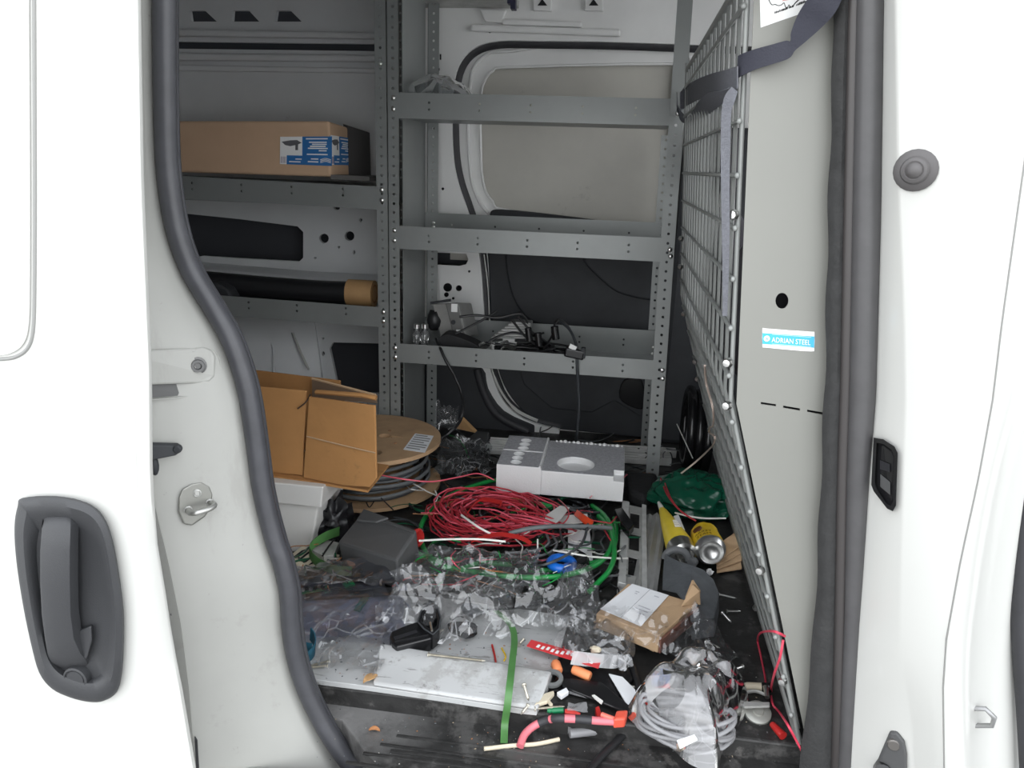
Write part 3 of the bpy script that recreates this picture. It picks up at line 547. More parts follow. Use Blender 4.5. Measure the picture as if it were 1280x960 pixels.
# ------------------------------------------------------------------ steel shelving
def lip(parent, x0, x1, Y, z0, z1, name='shelf_lip', holes=5, dz0=0, dz1=0):
    b = MB(); b.prism([(x0, Y, z0+dz0), (x1, Y, z0+dz1), (x1, Y, z1+dz1), (x0, Y, z1+dz0)], (0, .0025, 0)); c = MB()
    for k in range(holes):
        x = x0+(x1-x0)*(k+.62)/(holes+.3)
        for s in (-1, 1): c.lathe([(.0033, -.01), (.0033, .01)], (x, Y, (z0+z1)/2+s*.0085+dz0), (0, 1, 0), 8)
    return b.build(name, [steel_grey, dark_void], parent, cut=c)
def post(parent, x0, x1, Y, z0, z1, lean=0, side=0, depth=.035):
    b = MB(); n = int((z1-z0)/.024)
    b.perf((x0, Y, z0), (x1-x0, 0, 0), (lean, 0, z1-z0), n, r=.0038)
    xs_ = x0 if side < 0 else x1
    if side: b.perf((xs_, Y, z0), (0, depth, 0), (lean, 0, z1-z0), n, r=.0038)
    return b.build('post', steel_grey, parent)
def bolt_set(parent, spots):
    b = MB(); b.lathe([(.0065, 0), (.0065, .002), (.0055, .0045), (.003, .006), (.0005, .0062)], spots[0], (0, -1, 0), 10)
    o = b.build('bolt', steel, parent, smooth=35)
    bolts(parent, o, [Vector(s)-Vector(spots[0]) for s in spots[1:]])
YF, YB = 2.07, 2.345
R1 = thing('steel_shelf', 'grey perforated steel shelf unit on the right, in front of the far sliding door', 'shelf', (-.24, 2.2, 0), 'steel shelf units along the far wall')
post(R1, -.630, -.601, YF-.002, 0, 1.34, 0, -1)
post(R1, .117, .153, YF-.002, 0, 1.0, -.020, 1)
post(R1, -.592, -.560, YB, 0, 1.3, 0, -1)
post(R1, .108, .135, YB, 0, .95, -.015, 1)
b = MB(); b.prism([(.098, YF-.004, .985), (.134, YF-.004, .985), (.126, YF-.004, 1.35), (.092, YF-.004, 1.35)], (0, .002, 0)); b.prism([(.134, YF-.004, .985), (.134, YF+.03, .985), (.126, YF+.03, 1.35), (.126, YF-.004, 1.35)], (.002, 0, 0)); b.build('post_extension', steel_grey, R1)
b = MB(); b.bx(-.602, -.600, YF+.035, YB, 0, 1.34); b.build('end_panel', steel_grey, R1)
for z0, z1, x1, back in ((.962, 1.026, .104, 0), (.622, .684, .113, 1), (.300, .355, .122, 1)):
    lip(R1, -.602, x1, YF, z0, z1)
    b = MB(); b.bx(-.598, x1, YF+.002, YB-.004, z0+.004, z0+.0065); b.build('shelf_tray', steel_grey, R1)
    if back: lip(R1, -.598, x1, YB-.006, z0, z1+(.022 if z0 > .5 else .028), 'back_lip')
bolt_set(R1, [(-.614, YF-.004, z) for z in (1.012, .985, .672, .645, .343, .316)]+[(.118, YF-.006, .992), (.128, YF-.004, .655), (.131, YF-.004, .638), (.136, YF-.004, .330), (.139, YF-.004, .306), (-.572, YB-.002, .676), (-.572, YB-.002, .664), (.121, YB-.002, .33), (.121, YB-.002, .31)])
R2 = thing('steel_shelf', 'grey perforated steel shelf unit on the left, behind the rear pillar', 'shelf', (-1.0, 2.2, 0), 'steel shelf units along the far wall')
post(R2, -.664, -.6335, YF-.002, 0, 1.34, 0, 1)
post(R2, -1.60, -1.57, YF-.002, 0, 1.34, 0, -1)
post(R2, -.69, -.66, YB, 0, 1.30, 0, 1)
for z0, z1 in ((.725, .786), (.398, .456)):
    lip(R2, -1.58, -.660, YF, z0, z1, holes=6, dz0=.012)
    b = MB(); b.bx(-1.58, -.66, YF+.002, YB-.004, z0+.004, z0+.0065); b.build('shelf_tray', steel_grey, R2)
    lip(R2, -1.58, -.660, YB-.006, z0, z1+.002, 'back_lip')
bolt_set(R2, [(-.648, YF-.004, z) for z in (1.095, .778, .751, .444, .418)])

# ------------------------------------------------------------------ partition
def xs(z): return .165-(z-.55)*.07 if z >= .55 else .165+(.55-z)*.30
YN, YR = 1.045, 2.0
PT = thing('partition', 'grey steel mesh bulkhead with a flat side panel, between cargo bay and cab', 'partition', (.33, 1.5, 0))
def rail(name, Y, r, x=0, z0=.01, z1=1.10):
    b = MB(); b.tube([(xs(z0)+x, Y, z0), (xs(.55)+x, Y, .55), (xs(z1)+x, Y, z1)], r, 8); return b.build(name, wire_grey, PT, smooth=60)
rail('frame_rail', YN, .0034); rail('frame_rail', YN+.035, .0024, .006); rail('frame_rail', YR, .005)
for z in (.012, 1.085):
    b = MB(); b.tube([(xs(z), YN, z), (xs(z), YR, z)], .006, 8); b.build('frame_rail', wire_grey, PT, smooth=60)
nv = 16
for k in range(1, nv):
    Y = YN+(YR-YN)*k/nv
    b = MB(); b.tube([(xs(.01), Y, .01), (xs(.55), Y, .55), (xs(1.085), Y, 1.085)], .0032, 6); b.build('wire', wire_grey, PT, smooth=60)
zs = [1.045-.0655*k for k in range(16)]
for z in zs:
    b = MB(); b.tube([(xs(z)-.0045, YN-.006, z), (xs(z)-.0045, YR+.004, z)], .0032, 6); b.build('wire', wire_grey, PT, smooth=60)
b = MB(); b.ball((xs(zs[0])-.0045, YN-.005, zs[0]), .0040, n=8, m=5); clip = b.build('wire_end', wire_grey, PT, smooth=60)
bolts(PT, clip, [V(xs(z)-xs(zs[0]), 0, z-zs[0]) for z in zs[1:]])
sp = [(YN-.002, .80), (YN-.002, .605), (YN-.002, .545), (YN, .30), (YN, .12), (YR-.1, .40), (1.40, .03), (YR, .62), (YR, .69), (YR, .50), (YR, .33)]
b = MB(); b.lathe([(.007, 0), (.007, .003), (.005, .007), (.0005, .0075)], (xs(.80)-.006, YN-.006, .80), (-.5, -.8, 0), 8); bo = b.build('bolt', steel, PT, smooth=35)
bolts(PT, bo, [V(xs(z)-xs(.80), y-sp[0][0], z-.80) for y, z in sp[1:]])
YP = 1.032
pl = [(xs(1.34)+.006, 1.34), (xs(.55)+.006, .55), (xs(.0)+.010, .0), (.40, 0), (.335, .40), (.30, .60), (.26, 1.34)]
b = MB(); b.prism(xz(pl, YP), (0, .002, 0)); c = MB()
c.prism([p-V(0, .02, 0) for p in pxpoly(circ(977.5, 376, 8.2, 18, 10), YP)], (0, .04, 0))
for q in ([(951, 502.5), (970, 505.3), (970, 508), (951, 505.2)], [(979, 507), (1000, 510.6), (1000, 513.4), (979, 509.8)], [(1009, 512), (1031, 516), (1031, 519), (1009, 514.8)]): c.prism([p-V(0, .02, 0) for p in pxpoly(q, YP)], (0, .04, 0))
b.build('side_panel', [panel_grey, panel_grey], PT, cut=c, label='flat light grey sheet steel side panel')
b = MB(); b.bx(.14, .40, YP+.03, YP+.034, 0, 1.3); 
q = [(xs(1.34)+.03, 1.34), (xs(.55)+.03, .55), (xs(.0)+.03, .0), (.42, 0), (.42, 1.34)]
b = MB(); b.prism(xz(q, YP+.05), (0, .002, 0)); b.build('dark_backing', dark_void, PT)  # dark sheet added so the panel holes look shaded
def quad_on(pts, Y, th): return pxpoly(pts, Y-th)
b = MB(); b.prism(smooth_path(pxpoly([(953, 412), (957, 410.6), (985, 412.8), (1014, 414.6), (1018, 417), (1017.6, 436), (1014, 439.2), (985, 437), (957, 434.2), (953, 432)], YP), 2, True), (0, -.0006, 0)); stk = b.build('sticker', white_print, PT, label='blue and white maker sticker on the side panel')
b = MB(); b.prism(pxpoly([(953, 416.2), (1018, 420.6), (1017.6, 434.6), (953, 429.8)], YP-.0008), (0, -.0004, 0)); b.build('sticker_band', sticker_blue, stk)
a0, a1, a2 = at_y(964.5, 427.6, YP-.0014), at_y(1013, 431.4, YP-.0014), at_y(964.5, 418.6, YP-.0014)
b = MB(); b.text('ADRIAN STEEL', .0098, a0, a1-a0, a2-a0); 
tw = max(v.x for v in b.v)-min(v.x for v in b.v); sc_ = (a1-a0).length/tw; xd = (a1-a0).normalized()
b.v = [a0+xd*((v-a0).dot(xd)*(sc_-1))+(v-a0) for v in b.v]; off2 = xd.cross(V(0, -1, 0))
for dx in (.0003, -.0003): 
    pass
b.build('lettering', white_print, stk)
b = MB(); o = at_y(958.5, 423.2, YP-.0014); b.lathe([(.0040, 0), (.0040, .0003), (.0027, .0003), (.0027, 0)], o, (0, -1, 0), 18, cap=False); b.add([o+V(.0027*math.cos(t), -.0003, .0027*math.sin(t)) for t in [k*PI/6 for k in range(12)]], [tuple(range(12))]); b.build('emblem', white_print, stk)
b = MB(); b.tube([o+V(-.0008, -.0008, -.0016), o+V(0, -.0008, .0016), o+V(.0012, -.0008, -.0014)], .0005, 5); b.build('emblem_mark', sticker_blue, stk)
for u0, u1 in (((965, 417.9), (1014, 421.6)), ((965, 430), (1014, 433.6))):
    b = MB(); b.tube([at_y(*u0, YP-.0013), at_y(*u1, YP-.0013)], .0002, 4); b.build('sticker_rule', white_print, stk)
b = MB(); b.prism(pxpoly([(950.8, 34.6), (1042, 3), (1046, -60), (948, -60)], YP), (0, -.0006, 0)); dec = b.build('decal', white_print, PT, label='white paper decal with a map outline and a line of print')
b = MB(); b.tube(smooth_path([at_y(x, y, YP-.0009) for x, y in [(960, -3), (962, 2), (965, 6), (969, 5.5), (973, 7), (977, 6), (980, 3.5), (982, 9), (984, 11), (986, 6), (988, 9)]], 3), .0004, 4); b.build('map_outline', ink, dec)
b = MB(); b.tube(smooth_path([at_y(x, y, YP-.0009) for x, y in [(991, 9), (993, 5), (997, 1), (1001, -2), (1006, -4)]], 3), .0006, 4); b.build('map_outline', ink, dec)
b = MB(); b.text('A', .006, at_y(976, 2.5, YP-.0009), (1, 0, .2), (-.2, 0, 1)); b.v = []; b.f = []; b.mi = []
random.seed(3)
for k in range(26):                                                # the line of print, too blurred in the photo to read
    t = k/25; x = 968+t*45; y = 17.2-t*16.2
    if k in (9, 13, 14): continue
    b.obox(at_y(x, y, YP-.0008), (at_y(x+1.1+random.random()*.5, y-.4, YP-.0008)-at_y(x, y, YP-.0008)), V(0, 0, .0016+.0012*random.random()), V(0, -.0003, 0))
b.build('print_line', ink, dec)
b = MB()
for x0, x1, y in ((978, 988, 1.5), (979, 990, -1.2), (977, 986, -4)): b.obox(at_y(x0, y, YP-.0008), at_y(x1, y-2, YP-.0008)-at_y(x0, y, YP-.0008), V(0, 0, .0012), V(0, -.0003, 0))
b.build('print_line', M('pink_ink', (.72, .35, .35), .7), dec)
# webbing strap looped round mesh and shelf post
def band(name, stations, mat, parent, n=7, th=.0016):
    """stations: (x, y, half width in px along the image direction (dx,dy), depth)"""
    C_ = []; W = []
    for x, y, dx, dy, Y in stations: C_.append(at_y(x, y, Y)); W.append(at_y(x+dx, y+dy, Y+.0)-at_y(x-dx, y-dy, Y))
    C2 = smooth_path(C_, n); W2 = smooth_path(W, n)
    b = MB(); b.strip(C2, W2, th); return b.build(name, mat, parent, smooth=50)
ST = thing('webbing_strap', 'dark woven webbing strap looped through the mesh and tied round the shelf post', 'strap', tuple(at_y(920, 85, 1.02)))
band('strap_tail', [(1046, -30, 13, 12, .990), (1030, 2, 15, 12, .990), (1012, 26, 14, 9, 1.0), (998, 46, 9, 6, 1.005), (991, 57, 3, 6, 1.008), (984, 62, 2, 11, 1.01), (965, 68, 1, 12, 1.012), (945, 74, -1, 13, 1.02), (930, 80, -1, 14, 1.03), (922, 84, -1, 14, 1.04)], webbing_dark, ST)
band('strap_loop', [(922, 97, 0, 14, 1.03), (905, 102, 0, 14, 1.10), (890, 106, 0, 14, 1.30), (872, 112, 0, 13, 1.6), (858, 120, 0, 13, 2.0), (850, 128, 0, 12, 2.05)], webbing, ST)
band('strap_loop', [(846, 126, 0, 11, 2.055), (850, 143, 2, 9, 2.05), (862, 150, 2, 4, 1.95), (876, 138, 4, 9, 1.6), (890, 126, 5, 10, 1.3), (904, 120, 5, 6, 1.10), (918, 112, 4, 3, 1.03)], webbing, ST)
band('strap_end', [(918, 112, 4, 3, 1.028), (912, 124, 6, 4, 1.028), (908, 140, 6, 1, 1.03), (907, 170, 6, 0, 1.03), (906.5, 220, 5.5, 0, 1.03), (907, 280, 5, 0, 1.032), (907, 340, 4, 0, 1.035), (906, 395, 3, 0, 1.04)], webbing, ST)
# thin pale wire hanging on the mesh
def mesh_pt(x, y, lift=.012):
    """point on the mesh plane under pixel (x, y)"""
    lo, hi = .9, 2.2
    for _ in range(40):
        m = (lo+hi)/2; p = at_y(x, y, m)
        if p.x < xs(p.z)-lift: lo = m
        else: hi = m
    q = at_y(x, y, max(lo, 1.015))
    return q if q.z > .006 else at_z(x, y, .006)
b = MB(); b.tube(smooth_path([mesh_pt(x, y) for x, y in [(881, 457), (883, 480), (890, 505), (892, 520), (891, 532), (887, 535), (887, 541), (893, 545), (893, 552), (888, 560)]]+[at_z(x, y, z) for x, y, z in [(870, 577, .14), (851, 592, .10)]], 5), .0022, 6)
tag(b.build('pale_wire', M('pale_wire', (.52, .42, .36), .5), smooth=60), 'thin pale bare wire hanging down the mesh into the green bag', 'wire')

# ------------------------------------------------------------------ cargo: helpers
def zp(x, y, z): return at_z(x, y, z)
def cable(name, label, cat, pts, r, mat, n=6, seg=7, group=None, closed=False):
    b = MB(); b.tube(smooth_path([zp(*p) for p in pts], seg, closed), r, n, closed=closed)
    return tag(b.build(name, mat, smooth=60), label, cat, group)
def slab(name, label, cat, pts, z, th, mat, bevel=0, group=None, parent=None, cut=None):
    """flat piece: outline under pixels at height z (top face), thickness down"""
    b = MB(); b.prism([zp(x, y, z) for x, y in pts], (0, 0, -th)); o = b.build(name, mat, parent, bevel=bevel, cut=cut)
    if parent is None: tag(o, label, cat, group)
    elif label: o['label'] = label
    return o
def film(name, label, cat, corners, nu, nv_, amp, seed, mat, freq=14, dome=0, rag=.04, parent=None, sharp=1.5, minz=.004, group=None, fold=0):
    """crumpled sheet: corners (x, y, z) in order a-b-c-d, ridged folds on top of the bilinear patch"""
    A, B, C_, D_ = [zp(*c) for c in corners]; b = MB(); vs = []; fs = []; nu = int(nu*1.7); nv_ = int(nv_*1.7)
    for j in range(nv_+1):
        for i in range(nu+1):
            u, v = i/nu, j/nv_
            eu = rag*noise.noise(V(v*5, seed*1.7, 0)); ev = rag*noise.noise(V(u*5, seed*2.3, 4))
            uu = u+(eu if i in (0, nu) else eu*.5); vv = v+(ev if j in (0, nv_) else ev*.5)
            p = (A*(1-uu)+B*uu)*(1-vv)+(D_*(1-uu)+C_*uu)*vv
            q = V(p.x, p.y, 0)*freq+V(seed*3.3, seed*7.7, 0)
            n1 = 1-abs(noise.noise(q))*2; n2 = 1-abs(noise.noise(q*2.6+V(5, 2, 1)))*2; n3 = noise.noise(q*6)
            h = amp*(max(0, n1)**sharp*.7+max(0, n2)**sharp*.35+n3*.12)+dome*math.sin(PI*min(1, max(0, u)))**.6*math.sin(PI*min(1, max(0, v)))**.6
            w = noise.noise_vector(q*1.7)*amp*.5
            vs.append(V(p.x+w.x, p.y+w.y, max(minz, p.z+h)))
    for j in range(nv_):
        for i in range(nu):
            a = j*(nu+1)+i; fs.append((a, a+1, a+nu+2, a+nu+1))
    b.add(vs, fs); o = b.build(name, mat, parent, smooth=40)
    if parent is None: tag(o, label, cat, group)
    elif label: o['label'] = label
    return o
def coil_path(c, R, loops, z0, z1, seed, jr=.3, jc=.1, n=22, ex=1.0):
    pts = []; N = loops*n
    for i in range(N):
        t = i/n; a = 2*PI*t+noise.noise(V(seed, t*.6, 0))*1.5
        rr = R*(1-jr*(.5+.5*noise.noise(V(t*.73, seed*2.1, 3.3)))*1.2)
        k = noise.noise_vector(V(math.floor(t)*1.9+.31, seed*1.3, t*.25))*jc*R
        w = noise.noise(V(math.cos(a)*1.3+math.floor(t)*.7, math.sin(a)*1.3, seed))*.16*R
        pts.append(V(c[0]+(rr+w)*math.cos(a)*ex+k.x, c[1]+(rr+w)*math.sin(a)+k.y, z0+(z1-z0)*(.5+.5*noise.noise(V(t*1.1, seed, a*.4)))))
    return pts

# ------------------------------------------------------------------ things on the shelves
LB = thing('long_carton', 'long flat brown carton with a blue and white product label, on the upper left shelf', 'box', (-1.03, 2.2, .80))
b = MB(); X0, X1 = -1.42, -.803
fr = [V(X0, 2.095, .802), V(X1, 2.095, .806), V(X1, 2.095, .952), V(X0, 2.095, .936)]
bk = [V(X0, 2.33, .802), V(-.765, 2.30, .806), V(-.768, 2.30, .93), V(X0, 2.33, .936)]
b.loft([fr, bk]); b.build('carton_body', card_long, LB, bevel=.006)
def bil(q, u, v): return (q[0]*(1-u)+q[1]*u)*(1-v)+(q[3]*(1-u)+q[2]*u)*v
fq = [at_y(x, y, 2.0935) for x, y in [(350, 205), (415, 207.5), (415, 170.5), (350.5, 171)]]
sideq = [V(-.802, 2.097, .838), V(-.7855, 2.20, .838), V(-.7855, 2.20, .912), V(-.802, 2.097, .916)]
sideq = [q+V(.0012, 0, 0) for q in sideq]
def lab(q, u0, u1, v0, v1, mat, name, lift, parent=None, nrm=V(0, -1, 0)):
    b = MB(); b.prism([bil(q, u0, v0)+nrm*lift, bil(q, u1, v0)+nrm*lift, bil(q, u1, v1)+nrm*lift, bil(q, u0, v1)+nrm*lift], nrm*.0006); return b.build(name, mat, parent)
for q, nr, nm in ((fq, V(0, -1, 0), 'front'), (sideq, V(1, -.15, 0), 'end')):
    f = lab(q, 0, 1, 0, 1, label_blue, 'product_label', 0, LB, nr); f['label'] = 'blue and white product label on the carton %s' % nm
    lab(q, 0, .43, .33, 1, white_print, 'label_picture', .0007, f, nr); lab(q, 0, .13, 0, .33, white_print, 'barcode_field', .0007, f, nr)
    b = MB(); b.prism([bil(q, u, v)+nr*.0014 for u, v in [(.03, .82), (.1, .70), (.2, .66), (.34, .72), (.42, .78), (.33, .88), (.2, .87)]], nr*.0004); b.build('picture_shape', M('print_grey', (.12, .12, .13), .6), f)
    lab(q, .30, .35, .52, .74, M('print_grey2', (.12, .12, .13), .6), 'picture_shape', .0014, f, nr)
    for k in range(5): lab(q, .02+.022*k, .03+.022*k, .04, .28, M('bar_grey', (.35, .30, .36), .6), 'bar', .0014, f, nr)
    for (u0, u1, v) in ((.50, .92, .92), (.56, .90, .80), (.62, .90, .73), (.58, .88, .66), (.54, .92, .59), (.75, .90, .51), (.52, .92, .38), (.60, .74, .22), (.54, .74, .12), (.18, .40, .10), (.30, .42, .2)):
        lab(q, u0, u1, v-.018, v+.022, white_print, 'print_line', .0007, f, nr)
    b = MB()
    for k in range(3): b.tube(smooth_path([bil(q, .78+.2*t, .10+.05*k+.05*math.sin(t*3))+nr*.001 for t in (0, .3, .6, 1)], 3), .0011, 4)
    b.build('swoosh_mark', white_print, f)
b = MB(); b.loft([[V(-.801, 2.20, .802), V(-.801, 2.20, .95), V(-.7625, 2.302, .934), V(-.7605, 2.302, .804)], [V(-.784, 2.19, .802), V(-.783, 2.19, .945), V(-.758, 2.304, .932), V(-.756, 2.304, .804)]]); b.build('end_tape', M('dark_tape', (.08, .075, .075), .4), LB, label='dark tape over the far end of the carton')
b = MB(); b.prism([V(-.80, 2.09, .800), V(-.70, 2.12, .798), V(-.70, 2.3, .798), V(-.78, 2.3, .80)], (0, 0, .012)); b.build('torn_flap', M('torn_flap', (.10, .095, .09), .7, dirt=((.4, .36, .3), 30, .6, .6)), LB)
RL = thing('black_roll', 'long dark plastic wrapped roll lying on the lower left shelf', 'roll', (-1.06, 2.2, .46))
b = MB(); b.tube(smooth_path([(-1.32, 2.20, .478), (-1.1, 2.2, .470), (-.9, 2.2, .466), (-.795, 2.2, .468)], 6), .036, 12); b.build('sleeve', M('dark_sleeve', (.018, .018, .02), .35, bump=.6, bs=20), RL, smooth=60)
b = MB(); b.lathe([(.022, 0), (.022, .03)], (-.81, 2.2, .468), (1, 0, 0), 12); b.build('core', black_trim, RL, smooth=50)
TR = thing('tape_roll', 'tan paper tape roll standing at the right end of the lower left shelf', 'tape', (-.76, 2.2, .43))
b = MB(); b.lathe([(.028, -.040), (.040, -.040), (.040, .040), (.028, .040)], (-.757, 2.2, .4705), (1, 0, 0), 24); b.build('tape', card_core, TR, smooth=40)
b = MB(); b.lathe([(.022, -.0405), (.028, -.0405), (.028, .0405), (.022, .0405), (.022, -.0405)], (-.757, 2.2, .4705), (1, 0, 0), 24, cap=False); b.build('core', card_brown, TR, smooth=40)
b = MB(); b.prism([V(-1.40, 2.10, .43), V(-1.10, 2.10, .425), V(-1.13, 2.10, .478), V(-1.16, 2.10, .492), V(-1.24, 2.10, .498), V(-1.40, 2.10, .49)], (0, .05, 0)); tag(b.build('black_cover', black_trim, bevel=.008), 'black plastic cover piece standing at the left end of the lower shelf', 'cover')
b = MB(); b.tube(smooth_path([(-1.33, 2.09, .508), (-1.29, 2.09, .512), (-1.255, 2.095, .508)], 4), .004, 6, flat=.5); tag(b.build('paper_scrap', white_print), 'crumpled white scrap on the black cover piece', 'scrap')
film('plastic_bag', 'limp clear plastic bag lying on the top right shelf', 'bag', [(504, 122, 1.0), (590, 123, 1.0), (584, 104, 1.03), (510, 100, 1.03)], 16, 8, .03, 3, film_grey, dome=.02, rag=.1, minz=.97) if False else None
b = MB(); rings = []
for i in range(13):
    t = i/12; x = -.59+.19*t; h = .085*math.sin(PI*min(1, t*.9+.12))**.5*(1-.3*t)+.006
    rings.append([V(x+.01*noise.noise(V(i, k, 1)), 2.10+.13*(.5-.5*math.cos(PI*k/8)), .972+h*math.sin(PI*k/8)**.7*(1+.35*noise.noise(V(i*.8, k*.9, 2)))+.03*math.sin(PI*k/8)) for k in range(9)])
b.loft(rings, cap=False, closed=False); tag(b.build('plastic_bag', film_grey, smooth=75, sub=1), 'limp clear plastic bag at the left end of the top right shelf', 'bag')
# lower right shelf: metal controller box, silver module, black cables, bag
CB = thing('controller_box', 'grey aluminium controller box tilted up against the shelf end', 'box', (-.52, 2.2, .31))
p0, p1, p2, p3 = [at_y(x, y, 2.19) for x, y in [(540, 380), (572, 378), (582, 420), (551, 423)]]
nn = V(.1, .07, .02)
b = MB(); b.loft([[p0, p1, p2, p3], [p+V(.03, .06, -.01) for p in (p0, p1, p2, p3)]]); b.build('case', M('controller_alu', (.30, .30, .29), .4, .6, var=.1, vs=30), CB, bevel=.003)
b = MB(); b.prism([p+V(0, -.0015, 0) for p in (p0*.45+p1*.55, p1, p2, p3*.45+p2*.55)], (0, -.006, 0)); b.build('cover_plate', M('controller_dark', (.16, .16, .155), .45, .4), CB, bevel=.002)
for u, v in ((.85, .86), (.80, .10)):
    o = bil([p3, p2, p1, p0], u, v)+V(0, -.008, 0); b = MB(); b.cbox(o, (.018, .002, .024)); b.build('printed_label', white_print, CB)
b = MB(); b.lathe([(.007, 0), (.007, .004), (.004, .004)], bil([p3, p2, p1, p0], .68, .45)+V(0, -.007, 0), (0, -1, 0), 12); b.build('socket', black_trim, CB)
b = MB(); b.tube([p0+V(-.004, 0, .002), p1+V(-.02, 0, .006)], .004, 6); b.build('edge_strip', black_trim, CB)
SM = thing('finned_module', 'silver finned metal module lying behind black cables on the lower right shelf', 'module', (-.40, 2.24, .31))
q = [at_y(x, y, 2.22) for x, y in [(612, 424), (640, 402), (664, 404), (660, 424)]]
b = MB(); b.prism(q, (0, .05, 0)); b.build('case', M('module_alu', (.42, .42, .41), .35, .7), SM, bevel=.003)
for k in range(6):
    b = MB(); a_, c_ = bil([q[0], q[3], q[2], q[1]], 0, .1+.15*k), bil([q[0], q[3], q[2], q[1]], 1, .1+.15*k); b.tube([a_+V(0, -.003, 0), c_+V(0, -.003, 0)], .0032, 6); b.build('fin', alu, SM)
b = MB(); b.cbox(at_y(636, 427, 2.20), (.035, .01, .018)); b.build('white_label', white_print, SM)
random.seed(5)
CT = thing('black_cable_bundle', 'tangled black adapter cables spilling over the lower right shelf lip', 'cable', (-.27, 2.2, .31))
for k in range(9):
    b = MB(); c0 = at_y(random.uniform(640, 690), random.uniform(420, 436), 2.16)
    b.tube(smooth_path(coil_path((c0.x, 2.16), random.uniform(.035, .085), 2, .315, .37, 40+k, .3, .5, 12, 1.3), 2), .0034, 6); b.build('loop', black_wire, CT, smooth=60)
for pts in ([(680, 436), (690, 420), (694, 404), (700, 400), (710, 408), (718, 424), (722, 438)], [(640, 400), (656, 420), (672, 432), (690, 436)], [(648, 396), (664, 414), (684, 428)], [(556, 424), (580, 412), (610, 396), (622, 388)], [(574, 396), (596, 394), (622, 397), (650, 392), (660, 404)], [(598, 440), (616, 424), (640, 416), (664, 420), (680, 416)]):
    b = MB(); b.tube(smooth_path([at_y(x, y, 2.13+.012*k) for k, (x, y) in enumerate(pts)], 6), .0036, 6); b.build('strand', black_wire, CT, smooth=60)
for (x, y, w) in ((693, 416, .011), (672, 424, .010), (660, 418, .010)):
    b = MB(); b.tube([at_y(x, y-8, 2.11), at_y(x+2, y+8, 2.11)], w, 8); b.build('plug', gloss_black, CT, smooth=50)
b = MB(); b.tube(smooth_path([at_y(x, y, Y) for x, y, Y in [(700, 402, 2.15), (712, 412, 2.12), (720, 430, 2.07), (721, 446, 2.055), (722, 470, 2.06), (724, 505, 2.08), (722, 535, 2.10), (720, 552, 2.12)]], 6), .0042, 6); b.build('hanging_cable', dgrey_wire, CT, smooth=60)
b = MB(); b.cbox(at_y(718, 442, 2.05), (.055, .018, .026), tilt=Matrix.Rotation(.15, 3, 'Y')); b.build('adapter_block', gloss_black, CT, bevel=.005)
b = MB(); b.cbox(at_y(716, 434, 2.045), (.02, .004, .012), tilt=Matrix.Rotation(.4, 3, 'Y')); b.build('cable_tag', white_print, CT)
b = MB(); b.cbox(at_y(729, 441, 2.05), (.012, .016, .03)); b.build('socket', black_trim, CT, bevel=.002)
b = MB(); b.cbox(V(at_y(720, 555, 2.12).x, 2.12, .012), (.018, .018, .045), tilt=Matrix.Rotation(.1, 3, 'Y')); b.build('floor_plug', dgrey_wire, CT, bevel=.003)
b = MB(); rings = [[at_y(598+x*6, 440-12*math.sin(PI*min(1, k/6))*(1+.5*noise.noise(V(x, k, 3)))-2*abs(noise.noise(V(x*1.7, k*2, 1)))*4, 2.09+.02*k) for k in range(7)] for x in range(9)]
b.loft(rings, cap=False, closed=False); tag(b.build('plastic_bag', film_clear, smooth=75, sub=1), 'small crinkled clear bag bunched on the lower right shelf beside the cables', 'bag')
b = MB(); b.tube(smooth_path([at_y(x, y, Y) for x, y, Y in [(545, 424, 2.16), (549, 432, 2.08), (556, 448, 2.055), (568, 470, 2.05), (577, 492, 2.04), (579, 512, 2.0), (574, 528, 1.98), (562, 541, 1.96), (552, 548, 1.95)]], 6), .0042, 6); tag(b.build('black_cable', black_wire, smooth=60), 'single black cable drooping from the lower right shelf to the spool', 'cable')
b = MB(); b.prism(smooth_path([at_y(x, y, 2.11) for x, y in [(548, 426), (556, 418), (575, 422), (600, 434), (590, 438), (560, 438)]], 3, True), (0, .06, 0)); tag(b.build('black_pouch', M('black_pouch', (.012, .012, .013), .7, bump=.4, bs=60), bevel=.006), 'flat black cloth pouch under the controller box', 'pouch')
for x, w_ in ((521, 'left'), (531, 'right')):
    o = at_y(x, 431, 2.15); GJ = thing('hardware_jar', 'small clear hardware jar by the controller box, %s of the pair' % w_, 'jar', tuple(o), 'hardware jars on the lower right shelf')
    b = MB(); b.lathe([(.010, 0), (.013, .004), (.013, .036), (.009, .042), (.009, .052)], o, (0, 0, 1), 12); b.build('glass', film_clear, GJ, smooth=50)
    b = MB(); b.lathe([(.010, .05), (.010, .062), (.001, .062)], o, (0, 0, 1), 12); b.build('lid', steel, GJ, smooth=40)
b = MB(); b.ball(at_y(543, 400, 2.2), .03, (.8, .8, 1.1), jit=.25, seed=3); tag(b.build('cable_lump', black_wire, smooth=60), 'dark lump of coiled cable behind the controller box', 'cable')

